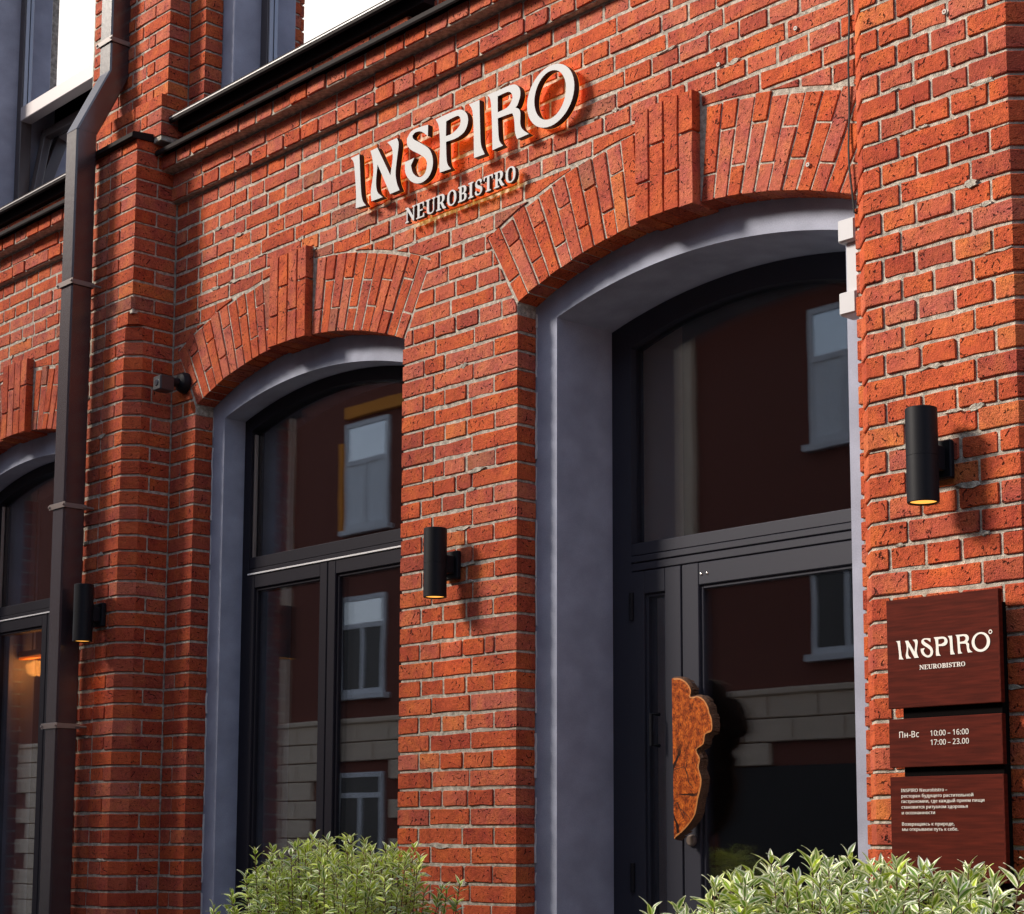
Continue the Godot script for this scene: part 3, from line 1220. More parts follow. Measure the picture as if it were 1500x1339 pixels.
func _window(cx: float, called: String) -> void:
	var z1 := -0.225
	var z0 := -0.300
	var h := IN_HALF - 0.001
	var y0 := 0.30
	var win := Node3D.new()
	win.name = numbered(called, building)
	building.add_child(win, true)
	part(win, "frame", _arched_frame(cx, h, IN_SPRING - 0.001, IN_CROWN - 0.001, y0, 0.058, 0.056, z0, z1), frame_mat)
	part(win, "sill", box(Vector3(cx - h, y0 - 0.06, z0), Vector3(cx + h, y0, BANDZ - 0.01), 0.004), frame_mat)
	var st := new_st()
	box_into(st, Vector3(cx - h + 0.05, 2.808, z0 + 0.002), Vector3(cx + h - 0.05, 2.866, z1 - 0.004), 0.003)
	box_into(st, Vector3(cx - h + 0.05, 2.785, z0 + 0.002), Vector3(cx + h - 0.05, 2.8065, z1 + 0.003), 0.003)
	part(win, "transom", st.commit(), frame_mat)
	part(win, "drip_edge", box(Vector3(cx - h + 0.062, 2.7765, z1 - 0.01), Vector3(cx + h - 0.062, 2.7845, z1 + 0.012), 0.001), light_trim)
	for s: float in [-1.0, 1.0]:
		var a := cx + (0.003 if s > 0 else -h + 0.056)
		var b := cx + (h - 0.056 if s > 0 else -0.003)
		_leaf(win, "leaf", a, b, y0 + 0.06, 2.776, [0.058, 0.058, 0.066, 0.12], z0 + 0.006, z1 + 0.006, frame_mat)
	# fanlight: bead and panes
	var bead := new_st()
	for s: float in [-1.0, 1.0]:
		box_into(bead, Vector3(cx + s * (h - 0.068) - 0.006, 2.867, z1 - 0.03), Vector3(cx + s * (h - 0.068) + 0.006, IN_SPRING - 0.075, z1 - 0.012), 0.002)
	part(win, "glazing_bead", bead.commit(), mat(Color(0.30, 0.25, 0.22), 0.3, 0.5))
	var p := PackedVector2Array([Vector2(cx + h - 0.06, 2.868), Vector2(cx - h + 0.06, 2.868)])
	p.append_array(arch_line(cx, h - 0.06, IN_SPRING - 0.058, IN_CROWN - 0.058, 20))
	_pane(win, p, z1 - 0.032)


func _door() -> void:
	var cx := DOOR_X
	var z1 := -0.415
	var z0 := -0.490
	var h := IN_HALF - 0.001
	var y0 := 0.12
	var door_mat := mat(Color(0.034, 0.034, 0.046), 0.5)
	door_mat.metallic_specular = 0.3
	var door := Node3D.new()
	door.name = "door"
	building.add_child(door, true)
	part(door, "frame", _arched_frame(cx, h, IN_SPRING - 0.001, IN_CROWN - 0.001, y0, 0.105, 0.085, z0, z1), door_mat)
	part(door, "threshold", box(Vector3(cx - h, 0.0, z0), Vector3(cx + h, y0, BANDZ - 0.02), 0.004), plaster)
	var st := new_st()
	box_into(st, Vector3(cx - h + 0.1, 2.618, z0 + 0.002), Vector3(cx + h - 0.1, 2.668, z1 - 0.002), 0.003)
	box_into(st, Vector3(cx - h + 0.1, 2.590, z0 + 0.002), Vector3(cx + h - 0.1, 2.616, z1 + 0.004), 0.003)
	box_into(st, Vector3(cx - h + 0.1, 2.556, z0 + 0.002), Vector3(cx + h - 0.1, 2.587, z1), 0.003)
	part(door, "transom", st.commit(), door_mat)
	var xl := cx - h + 0.104
	var xr := cx + h - 0.104
	var xm := -4.578
	_leaf(door, "door_leaf", xl, xm - 0.003, y0 + 0.01, 2.5525, [0.068, 0.084, 0.092, 0.16], z0 + 0.008, z1 + 0.002, door_mat)
	_leaf(door, "door_leaf", xm + 0.003, xr, y0 + 0.01, 2.5525, [0.086, 0.086, 0.086, 0.16], z0 + 0.008, z1 + 0.002, door_mat)
	var p := PackedVector2Array([Vector2(cx + h - 0.107, 2.67), Vector2(cx - h + 0.107, 2.67)])
	p.append_array(arch_line(cx, h - 0.107, IN_SPRING - 0.087, IN_CROWN - 0.087, 20))
	_pane(door, p, z1 - 0.03)
	# narrow pull bar on the side leaf, closer plate, round lock
	var sth := new_st()
	tube_into(sth, [Vector3(-4.700, 1.86, z1), Vector3(-4.700, 1.862, z1 + 0.045), Vector3(-4.700, 1.98, z1 + 0.045), Vector3(-4.700, 1.982, z1)], 0.008)
	part(door, "pull_bar", sth.commit(), black_metal)
	var stk := new_st()
	var ax := Transform3D(Basis(Vector3(1, 0, 0), PI / 2), Vector3(-4.533, 1.497, z1 + 0.002))
	lathe_into(stk, [Vector2(0.0, 0.014), Vector2(0.016, 0.014), Vector2(0.021, 0.010), Vector2(0.023, 0.0)], 24, ax)
	part(door, "lock", stk.commit(), mat(Color(0.28, 0.22, 0.19), 0.35, 0.7))
	for sx: float in [-4.475, -4.445]:
		var axs := Transform3D(Basis(Vector3(1, 0, 0), PI / 2), Vector3(sx, 2.507, z1 + 0.002))
		part(door, "screw", lathe([Vector2(0.0, 0.004), Vector2(0.004, 0.003), Vector2(0.006, 0.0)], 12, axs), mat(Color(0.6, 0.58, 0.56), 0.2, 0.9))
	for hy: float in [2.36, 1.30]:
		var hin := new_st()
		lathe_into(hin, [Vector2(0.0, 0.0), Vector2(0.011, 0.0), Vector2(0.011, 0.11), Vector2(0.0, 0.11)], 12, Transform3D(Basis(), Vector3(xl + 0.004, hy, z1 + 0.006)))
		part(door, "hinge", hin.commit(), black_metal)

	# half-round slab of burl wood as the handle
	var lx := [-4.559, -4.516, -4.480, -4.462, -4.465, -4.426, -4.397, -4.377, -4.371, -4.360, -4.360, -4.393, -4.402, -4.438, -4.420, -4.427, -4.413, -4.422, -4.431, -4.446, -4.476, -4.510, -4.554]
	var ly := [2.107, 2.105, 2.084, 2.056, 2.032, 2.032, 2.017, 1.989, 1.967, 1.944, 1.900, 1.888, 1.853, 1.832, 1.800, 1.765, 1.721, 1.677, 1.651, 1.595, 1.559, 1.531, 1.504]
	var face := PackedVector2Array()
	for i in lx.size():
		face.append(Vector2(lx[i], ly[i]))
	# round the outline a little between its points
	var round_ := PackedVector2Array()
	var nf := face.size()
	for i in nf:
		var a := face[i]
		var b := face[(i + 1) % nf]
		if i == nf - 1:
			round_.append(a)
			continue
		var z := face[maxi(i - 1, 0)]
		var d := face[mini(i + 2, nf - 1)]
		for j in 3:
			round_.append(a.cubic_interpolate(b, z, d, j / 3.0))
	var wood := _burl()
	var sf := new_st()
	var zf := -0.335
	var rp := ccw(round_)
	var ids := Geometry2D.triangulate_polygon(rp)
	# pale sapwood along the live edge, a hair proud of the heartwood
	var rim := new_st()
	for i in rp.size():
		var a := rp[i]
		var b := rp[(i + 1) % rp.size()]
		if (b - a).length() > 0.2:
			continue
		var na := (rp[(i + 1) % rp.size()] - rp[(i + rp.size() - 1) % rp.size()]).normalized()
		var nb2 := (rp[(i + 2) % rp.size()] - a).normalized()
		var ia := a + Vector2(-na.y, na.x) * rng.randf_range(0.003, 0.008)
		var ib := b + Vector2(-nb2.y, nb2.x) * rng.randf_range(0.003, 0.008)
		quad(rim, Vector3(a.x, a.y, zf + 0.0004), Vector3(b.x, b.y, zf + 0.0004), Vector3(ib.x, ib.y, zf + 0.0012), Vector3(ia.x, ia.y, zf + 0.0012), Vector3(0, 0, 1))
	part(door, "handle_rim", rim.commit(), mat(Color(0.50, 0.17, 0.030), 0.7))
	for line: Array in [[-4.556, 1.760, -4.500, 1.772, -4.490, 1.755, -4.478, 1.735], [-4.484, 1.800, -4.492, 1.760, -4.478, 1.715, -4.455, 1.690], [-4.556, 1.625, -4.535, 1.640, -4.515, 1.600, -4.500, 1.575], [-4.540, 1.64, -4.52, 1.615, -4.48, 1.585, -4.47, 1.57]]:
		var crack := new_st()
		for q in range(0, 6, 2):
			var a := Vector2(line[q], line[q + 1])
			var b := Vector2(line[q + 2], line[q + 3])
			var d := (b - a).normalized()
			var n := Vector2(-d.y, d.x) * 0.0013
			quad(crack, Vector3(a.x - n.x, a.y - n.y, zf + 0.0006), Vector3(b.x - n.x, b.y - n.y, zf + 0.0006), Vector3(b.x + n.x, b.y + n.y, zf + 0.0006), Vector3(a.x + n.x, a.y + n.y, zf + 0.0006), Vector3(0, 0, 1))
		part(door, "handle_crack", crack.commit(), mat(Color(0.03, 0.012, 0.006), 0.95))
	for i in range(0, ids.size(), 3):
		var a := rp[ids[i]]
		var b := rp[ids[i + 1]]
		var c := rp[ids[i + 2]]
		var f3 := [a, c, b]      # clockwise from the front
		for q: Vector2 in f3:
			st_uv(sf, Vector3(q.x, q.y, zf), Vector3(0, 0, 1), Vector2((q.x + 4.56) / 0.21, (2.11 - q.y) / 0.61))
	var handle := part(door, "handle", sf.commit(), wood)
	var sb := new_st()
	var nb := rp.size()
	for i in nb:
		var a := rp[i]
		var b := rp[(i + 1) % nb]
		var e := b - a
		var n := Vector3(e.y, -e.x, 0).normalized()
		var on := Vector2(n.x, n.y) * (0.0 if e.length() > 0.2 else 0.007)
		var j0 := rng.randf_range(0.6, 1.3)
		quad(sb, Vector3(a.x, a.y, zf), Vector3(b.x, b.y, zf), Vector3(b.x + on.x, b.y + on.y, zf - 0.014), Vector3(a.x + on.x, a.y + on.y, zf - 0.014), n)
		quad(sb, Vector3(a.x + on.x, a.y + on.y, zf - 0.014), Vector3(b.x + on.x, b.y + on.y, zf - 0.014), Vector3(b.x + on.x * j0, b.y + on.y * j0, zf - 0.038), Vector3(a.x + on.x * j0, a.y + on.y * j0, zf - 0.038), n)
	for i in range(0, ids.size(), 3):
		var a := rp[ids[i]]
		var b := rp[ids[i + 1]]
		var c := rp[ids[i + 2]]
		tri(sb, Vector3(a.x, a.y, zf - 0.038), Vector3(b.x, b.y, zf - 0.038), Vector3(c.x, c.y, zf - 0.038), Vector3(0, 0, -1))
	var bark := mat(Color(0.10, 0.045, 0.022), 0.9)
	relief(bark, wood.heightmap_texture, 1.2)
	triplanar(bark, 3.0)
	part(door, "handle_bark", sb.commit(), bark)
	var sp := new_st()
	for py: float in [1.62, 2.03]:
		lathe_into(sp, [Vector2(0.014, 0.0), Vector2(0.014, 0.04)], 12, Transform3D(Basis(Vector3(1, 0, 0), PI / 2), Vector3(-4.533, py, z1)))
	part(door, "handle_post", sp.commit(), black_metal)
	handle.set_meta("label", "half-round slab of orange burl wood with bark edge as a door handle")


func st_uv(st: SurfaceTool, p: Vector3, n: Vector3, uv: Vector2) -> void:
	st.set_normal(n)
	st.set_uv(uv)
	st.add_vertex(p)


# sawn burl: wandering growth rings round two hearts, darker figure, a few drying checks
func _burl() -> StandardMaterial3D:
	var w := 224
	var h := 640
	var warp := noise(41, 0.011, 4)
	var fine := noise(43, 0.11, 3)
	var figure := noise(47, 0.03, 4)
	var img := Image.create_empty(w, h, false, Image.FORMAT_RGB8)
	var hi := Image.create_empty(w, h, false, Image.FORMAT_L8)
	for y in h:
		for x in w:
			var p := Vector2(x / float(w) * 0.21, y / float(h) * 0.61)
			var d0 := Vector2(p.x + 0.015, (p.y - 0.17) * 0.85).length()
			var d1 := Vector2(p.x + 0.01, (p.y - 0.44) * 0.70).length()
			var d := -log(exp(-d0 * 26.0) + exp(-d1 * 26.0)) / 26.0
			d += warp.get_noise_2d(x, y) * 0.030
			var ring := pow(0.5 + 0.5 * sin(d * 620.0), 2.0)
			var fig := figure.get_noise_2d(x, y)
			var f := fine.get_noise_2d(x, y)
			var ang := atan2(p.y - 0.44, p.x + 0.02)
			var check := smooth(0.965, 0.995, cos((ang + 0.15 * warp.get_noise_2d(x * 0.6, y * 0.6)) * 5.0)) * smooth(0.03, 0.06, d1) * (1.0 - smooth(0.11, 0.15, d1))
			var v := (0.74 - 0.20 * ring + 0.30 * fig + 0.16 * f) * (1.0 - 0.75 * check)
			var yellow := 0.5 + 0.9 * fig
			img.set_pixel(x, y, Color(clampf(v * 1.1, 0, 1), clampf(v * (0.84 + 0.16 * yellow), 0, 1), clampf(v * (0.70 + 0.18 * yellow), 0, 1)))
			var g := clampf(0.6 + 0.15 * f - 0.15 * ring - 0.5 * check, 0, 1)
			hi.set_pixel(x, y, Color(g, g, g))
	var m := mat(Color(0.62, 0.175, 0.024), 0.62)
	m.metallic_specular = 0.25
	m.albedo_texture = tex(img)
	relief(m, tex(hi), 0.06)
	return m


func _upper_window(cx: float, open: bool) -> void:
	var z1 := -0.262
	var z0 := -0.335
	var h := IN_HALF - 0.001
	var y0 := 5.165
	var win := Node3D.new()
	win.name = numbered("window", building)
	building.add_child(win, true)
	var st := new_st()
	box_into(st, Vector3(cx - h, y0, z0), Vector3(cx - h + 0.06, 7.25, z1), 0.003)
	box_into(st, Vector3(cx + h - 0.06, y0, z0), Vector3(cx + h, 7.25, z1), 0.003)
	box_into(st, Vector3(cx - h + 0.059, y0, z0 + 0.001), Vector3(cx + h - 0.059, y0 + 0.05, z1 - 0.001), 0.003)
	box_into(st, Vector3(cx - h + 0.059, 7.19, z0 + 0.001), Vector3(cx + h - 0.059, 7.249, z1 - 0.001), 0.003)
	part(win, "frame", st.commit(), upper_frame)
	if open:
		part(win, "transom", box(Vector3(cx - h + 0.058, 5.90, z0 + 0.002), Vector3(cx + h - 0.058, 5.99, z1 + 0.004), 0.004), mat(Color(0.42, 0.37, 0.37), 0.4))  # paler than the frame: sunlight on this bar put into its colour
	var bead := new_st()
	box_into(bead, Vector3(cx - h + 0.0605, (5.991 if open else y0 + 0.051), z1 - 0.028), Vector3(cx - h + 0.075, 7.189, z1 - 0.006), 0.002)
	part(win, "glazing_bead", bead.commit(), mat(Color(0.34, 0.34, 0.38), 0.3, 0.4))
	part(win, "glass_pane", sheet(rect(cx - h + 0.075, (5.992 if open else y0 + 0.052), cx + h - 0.062, 7.188), z1 - 0.04, z1 - 0.03), mirror_glass)
	if open:
		# bottom-hung sash, tilted into the room
		var sash := Node3D.new()
		sash.name = "tilted_sash"
		win.add_child(sash, true)
		sash.position = Vector3(0, y0 + 0.052, z1 - 0.03)
		sash.rotation.x = -0.16
		var sf := new_st()
		var x0 := cx - h + 0.064
		var x1 := cx + h - 0.064
		box_into(sf, Vector3(x0, 0, -0.05), Vector3(x0 + 0.062, 0.67, 0), 0.003)
		box_into(sf, Vector3(x1 - 0.062, 0, -0.05), Vector3(x1, 0.67, 0), 0.003)
		box_into(sf, Vector3(x0 + 0.061, 0, -0.049), Vector3(x1 - 0.061, 0.062, -0.001), 0.003)
		box_into(sf, Vector3(x0 + 0.061, 0.608, -0.049), Vector3(x1 - 0.061, 0.669, -0.001), 0.003)
		part(sash, "sash_frame", sf.commit(), upper_frame)
		part(sash, "glass_pane", sheet(rect(x0 + 0.063, 0.063, x1 - 0.063, 0.607), -0.032, -0.024), mirror_glass)


# ---------------------------------------------------------------- the house across the street (seen in the glass; its wings reach out of view)
func _opposite() -> void:
	var zf := 12.0
	var o := thing("street_house", "two-storey red house with cream rusticated base, mirrored in the glass, with a taller wing out of view", "building", Vector3.ZERO)
	var red := mat(Color(0.20, 0.055, 0.034), 0.9)
	var cream := mat(Color(0.74, 0.57, 0.42), 0.9)
	var tiles := mat(Color(0.08, 0.05, 0.045), 0.6)
	part(o, "wall", box(Vector3(-19.0, -0.12, zf + 0.06), Vector3(36, 8.7, zf + 8), 0.01), red)  # runs on to the right out of view, darkening right-facing surfaces
	part(o, "wall", box(Vector3(-44, -0.12, zf + 0.061), Vector3(-19.002, 13.2, zf + 8), 0.01), red)  # upper part out of view, its height set to shade the lower left wall
	part(o, "roof", box(Vector3(-18.98, 8.701, zf - 0.25), Vector3(36.3, 8.85, zf + 8.3), 0.01), tiles)
	part(o, "roof", box(Vector3(-44.3, 13.201, zf - 0.25), Vector3(-18.9, 13.35, zf + 8.3), 0.01), tiles)
	# rusticated base of cut blocks with open joints
	var base := new_st()
	var wins := [-34.3, -31.0, -28.2, -22.35, -19.3, -13.15, -10.1, -7.2]
	for r in 11:
		var y0 := 0.30 * r + 0.03
		var x := -44.0 - 0.4 * (r % 2)
		while x < -5.4:
			var blocked := false
			for wx: float in wins:
				if (x + 0.8 > wx - 0.66 and x < wx + 0.66 and y0 > 0.9 and y0 < 2.6) or (x + 0.8 > -15.6 and x < -11.6 and y0 < 2.35):
					blocked = true
			if not blocked:
				box_into(base, Vector3(x, y0, zf - 0.02), Vector3(x + 0.785, y0 + 0.285, zf + 0.08), 0.012)
			x += 0.8
	box_into(base, Vector3(-44, 3.31, zf - 0.06), Vector3(-5, 3.40, zf + 0.1), 0.02)
	var bs := part(o, "stone_base", base.commit(), cream)
	bs.set_meta("kind", "stuff")
	for px: float in [-36.2, -24.9, -16.2, -5.6]:
		part(o, "pilaster", box(Vector3(px - 0.55, 3.401, zf - 0.038), Vector3(px + 0.55, 8.9, zf + 0.1), 0.02), cream)
	part(o, "shop_window", box(Vector3(-15.3, 0.05, zf + 0.03), Vector3(-11.7, 2.42, zf + 0.11), 0.01), mat(Color(0.012, 0.010, 0.010), 0.6))
	var ochre := mat(Color(0.85, 0.30, 0.03), 0.8)  # for orange streaks that show in the window glass, set on this house
	part(o, "orange_strip", box(Vector3(-23.05, 6.4, zf - 0.02), Vector3(-22.94, 7.9, zf + 0.08), 0.01), ochre)
	part(o, "orange_strip", box(Vector3(-22.9, 8.28, zf - 0.02), Vector3(-21.2, 8.48, zf + 0.08), 0.01), ochre)
	var white := mat(Color(0.78, 0.77, 0.78), 0.5)
	var pane := mat(Color(0.88, 0.95, 1.0), 0.02, 1.0)
	var dim := mat(Color(0.05, 0.045, 0.042), 0.3)
	var blind := mat(Color(0.92, 0.93, 0.95), 0.8)
	for wx: float in wins:
		for f: Array in [[6.45, 8.2], [3.78, 5.35], [1.1, 2.55]]:
			if f[0] < 2.0 and absf(wx + 13.4) < 2.2:
				continue
			var w := Node3D.new()
			w.name = numbered("window", o)
			o.add_child(w, true)
			var fr := new_st()
			var hw := 0.56
			var z1 := zf + 0.055
			for e: Array in [[wx - hw, f[0], wx - hw + 0.08, f[1]], [wx + hw - 0.08, f[0], wx + hw, f[1]], [wx - hw + 0.08, f[1] - 0.08, wx + hw - 0.08, f[1]], [wx - hw + 0.08, f[0], wx + hw - 0.08, f[0] + 0.08], [wx - hw + 0.08, f[0] + 1.05, wx + hw - 0.08, f[0] + 1.13], [wx - 0.04, f[0] + 0.08, wx + 0.04, f[0] + 1.05]]:
				box_into(fr, Vector3(e[0], e[1], z1 - 0.05), Vector3(e[2], e[3], z1), 0.004)
			part(w, "frame", fr.commit(), white)
			part(w, "pane", box(Vector3(wx - hw + 0.05, f[0] + 1.10, z1 - 0.03), Vector3(wx + hw - 0.05, f[1] - 0.05, z1 - 0.02), 0.001), dim if f[0] < 2.0 else pane)
			part(w, "pane", box(Vector3(wx - hw + 0.05, f[0] + 0.05, z1 - 0.03), Vector3(wx - 0.02, f[0] + 1.08, z1 - 0.02), 0.001), blind if f[0] > 6.0 else dim)
			part(w, "pane", box(Vector3(wx + 0.02, f[0] + 0.05, z1 - 0.03), Vector3(wx + hw - 0.05, f[0] + 1.08, z1 - 0.02), 0.001), blind if f[0] > 6.0 else dim)
			part(w, "sill", box(Vector3(wx - hw - 0.08, f[0] - 0.09, zf - 0.06), Vector3(wx + hw + 0.08, f[0] - 0.001, z1 + 0.01), 0.005), white)


# ---------------------------------------------------------------- downpipe
func _downpipe() -> void:
	var p := thing("downpipe", "square brown metal downpipe with an offset bend, standing before the brick pilaster", "downpipe", Vector3(-8.005, 0, 0.34))
	var h := 0.058
	var zc := 0.0          # lower run's centre, local
	var zu := -0.175       # upper run's centre, local
	var run := func(y0: float, z0: float, y1: float, z1: float, grow: float) -> ArrayMesh:
		var st := new_st()
		var r: float = h + grow
		var c := 0.008
		var ring := [Vector2(-r + c, r), Vector2(r - c, r), Vector2(r, r - c), Vector2(r, -r + c), Vector2(r - c, -r), Vector2(-r + c, -r), Vector2(-r, -r + c), Vector2(-r, r - c)]
		for i in 8:
			var a: Vector2 = ring[i]
			var b: Vector2 = ring[(i + 1) % 8]
			quad(st, Vector3(a.x, y0, z0 + a.y), Vector3(b.x, y0, z0 + b.y), Vector3(b.x, y1, z1 + b.y), Vector3(a.x, y1, z1 + a.y), Vector3(a.x + b.x, 0, a.y + b.y))
		return st.commit()
	var cuts := [0.15, 1.2, 2.60, 4.16, 5.09]
	for i in cuts.size() - 1:
		part(p, "pipe_section", run.call(cuts[i], zc, cuts[i + 1] + 0.0, zc, -0.0012 * (i % 2)), pipe_mat)
	part(p, "bend", run.call(5.088, zc, 5.452, zu, 0.0008), pipe_mat)
	part(p, "pipe_section", run.call(5.45, zu, 7.9, zu, 0.0), pipe_mat)
	for b: Array in [[2.052, zc], [3.144, zc], [4.285, zc], [5.62, zu]]:
		var st := new_st()
		var y: float = b[0]
		var z: float = b[1]
		var e := h + 0.004
		box_into(st, Vector3(-e - 0.018, y - 0.014, z + e), Vector3(e + 0.018, y + 0.014, z + e + 0.004), 0.001)
		box_into(st, Vector3(e - 0.001, y - 0.012, z - e), Vector3(e + 0.004, y + 0.012, z + e - 0.001), 0.001)
		box_into(st, Vector3(-e - 0.004, y - 0.012, z - e), Vector3(-e + 0.001, y + 0.012, z + e - 0.001), 0.001)
		box_into(st, Vector3(-e, y - 0.012, z - e - 0.004), Vector3(e, y + 0.012, z - e + 0.001), 0.001)
		for s: float in [-1.0, 1.0]:
			lathe_into(st, [Vector2(0.0, 0.008), Vector2(0.006, 0.007), Vector2(0.007, 0.0)], 10, Transform3D(Basis(Vector3(1, 0, 0), PI / 2), Vector3(s * (e + 0.008), y, z + e + 0.004)))
		tube_into(st, [Vector3(e + 0.002, y, z - e * 0.6), Vector3(e + 0.006, y - 0.003, z - 0.115)], 0.006)
		part(p, "bracket", st.commit(), mat(Color(0.20, 0.15, 0.13), 0.4))


# ---------------------------------------------------------------- wall lamps
func _lamps() -> void:
	var where := [
		[Vector3(-5.44, 2.6, 0.0), "black cylinder wall lamp on the narrow brick pier between window and door", true],
		[Vector3(-2.935, 2.608, 0.25), "black cylinder wall lamp on the chamfered pier above the wooden plates", true],
		[Vector3(-7.822, 2.594, 0.24), "black cylinder wall lamp on the pilaster, half in front of the downpipe", false],
	]
	var warm := mat(Color(1.0, 0.55, 0.16), 0.5)
	warm.emission_enabled = true
	warm.emission = Color(1.0, 0.70, 0.30)
	warm.emission_energy_multiplier = 0.9
	for w: Array in where:
		var o := thing("wall_lamp", w[1], "wall lamp", w[0], "cylinder lamps along the brick front")
		var r := 0.047
		var zc := 0.102
		part(o, "body", lathe([Vector2(r - 0.008, 0.12), Vector2(r - 0.008, 0.1415), Vector2(r - 0.002, 0.143), Vector2(r, 0.141), Vector2(r, 0.0005), Vector2(r - 0.0012, 0.0), Vector2(r, -0.0005), Vector2(r, -0.136), Vector2(r - 0.002, -0.138), Vector2(r - 0.006, -0.137), Vector2(r - 0.007, -0.115)], 40, Transform3D(Basis(), Vector3(0, 0, zc))), black_metal)
		part(o, "wall_plate", box(Vector3(-0.047, -0.058, 0.004), Vector3(0.047, 0.058, 0.026), 0.004), black_metal)
		part(o, "arm", box(Vector3(-0.030, -0.036, 0.026), Vector3(0.030, 0.036, zc - r + 0.012), 0.003), black_metal)
		part(o, "lens", lathe([Vector2(0.0, -0.1325), Vector2(r - 0.0075, -0.1325)], 32, Transform3D(Basis(), Vector3(0, 0, zc))), warm)
		part(o, "cap", lathe([Vector2(0.0, 0.121), Vector2(r - 0.0075, 0.121)], 32, Transform3D(Basis(), Vector3(0, 0, zc))), black_metal)
		var l := SpotLight3D.new()
		l.name = "lamp_light"
		l.position = Vector3(0, -0.142, zc)
		l.rotation.x = -PI / 2
		l.light_color = Color(1.0, 0.75, 0.45)
		l.light_energy = 0.035
		l.spot_range = 4.0
		l.spot_angle = 48
		l.light_size = 0.03
		l.shadow_enabled = true
		o.add_child(l, true)


# ---------------------------------------------------------------- raised letters
const LETTERS := {
	"I": [[96, 297, 158, 298, 171, 152, 183, 85, 210, 50, 137, 56, 138, 127, 124, 240, 115, 276]],
	"N": [[237, 290, 286, 291, 380, 139, 394, 216, 386, 262, 355, 295, 422, 295, 434, 263, 423, 197, 415, 137, 426, 90, 444, 56, 379, 56, 289, 214, 280, 137, 290, 90, 328, 56, 249, 58, 244, 106, 260, 187, 251, 253]],
	"S": [[631, 292, 574, 298, 520, 296, 490, 272, 493, 242, 521, 212, 576, 178, 617, 145, 626, 114, 610, 82, 573, 77, 534, 107, 519, 144, 541, 172, 478, 170, 481, 126, 507, 86, 551, 57, 600, 49, 643, 66, 664, 103, 660, 147, 636, 186, 587, 222, 537, 255, 526, 273, 547, 283, 586, 275, 630, 242]],
	"P": [[680, 300, 757, 301, 835, 296, 877, 268, 888, 229, 867, 193, 816, 179, 749, 182, 753, 110, 762, 79, 782, 56, 710, 60, 707, 105, 710, 186, 701, 264], [748, 207, 789, 207, 833, 225, 841, 251, 828, 271, 799, 274, 749, 271]],
	"II": [[894, 301, 958, 300, 964, 176, 970, 105, 993, 59, 927, 61, 923, 188, 915, 265]],
	"R": [[1006, 306, 1071, 304, 1130, 304, 1174, 297, 1200, 273, 1205, 241, 1189, 208, 1177, 200, 1198, 186, 1206, 166, 1206, 121, 1223, 93, 1256, 67, 1187, 66, 1175, 97, 1170, 149, 1162, 174, 1150, 183, 1071, 187, 1077, 108, 1087, 81, 1104, 63, 1040, 62, 1037, 155, 1031, 246, 1024, 284], [1070, 280, 1130, 280, 1154, 265, 1157, 242, 1130, 216, 1071, 212]],
	"O": [[], []],
}


# outlines of one letter in metres, origin at the lower left of the word
func letter_outlines(key: String) -> Array:
	if key == "O":
		var a := PackedVector2Array()
		var b := PackedVector2Array()
		for i in 44:
			var t := TAU * i / 44
			a.append(Vector2(1379 + 134 * cos(t), 186 + 124 * sin(t)) * 0.001)
			b.append(Vector2(1377 + 90 * cos(t), 190 + 98 * sin(t)) * 0.001)
		return [a, b]
	var sharp := {"I": 99, "II": 99}
	var out: Array = []
	for ring: Array in LETTERS[key]:
		var p := PackedVector2Array()
		for i in range(0, ring.size(), 2):
			p.append(Vector2(ring[i], ring[i + 1]) * 0.001)
		out.append(_rounded(p))
	return out


# curve the outline where it bends gently, keep real corners sharp
func _rounded(p: PackedVector2Array) -> PackedVector2Array:
	var n := p.size()
	var corner: Array = []
	for i in n:
		var a := (p[i] - p[(i + n - 1) % n]).normalized()
		var b := (p[(i + 1) % n] - p[i]).normalized()
		corner.append(a.dot(b) < 0.55)
	var out := PackedVector2Array()
	for i in n:
		var k := (i + 1) % n
		var a := p[i]
		var b := p[k]
		var z := a * 2 - b if corner[i] else p[(i + n - 1) % n]
		var d := b * 2 - a if corner[k] else p[(k + 1) % n]
		for j in 4:
			out.append(a.cubic_interpolate(b, z, d, j / 4.0))
	return clean(out, 0.0005)


func letter_faces(rings: Array) -> Array:
	if rings.size() == 1:
		return [rings[0]]
	var mid := Vector2.ZERO
	for q: Vector2 in rings[1]:
		mid += q / rings[1].size()
	var out: Array = []
	for side: PackedVector2Array in [rect(mid.x - 2, -2, mid.x, 2), rect(mid.x, -2, mid.x + 2, 2)]:
		for half in Geometry2D.intersect_polygons(rings[0], side):
			for piece in Geometry2D.clip_polygons(half, rings[1]):
				if not Geometry2D.is_polygon_clockwise(piece):
					out.append(piece)
	return out


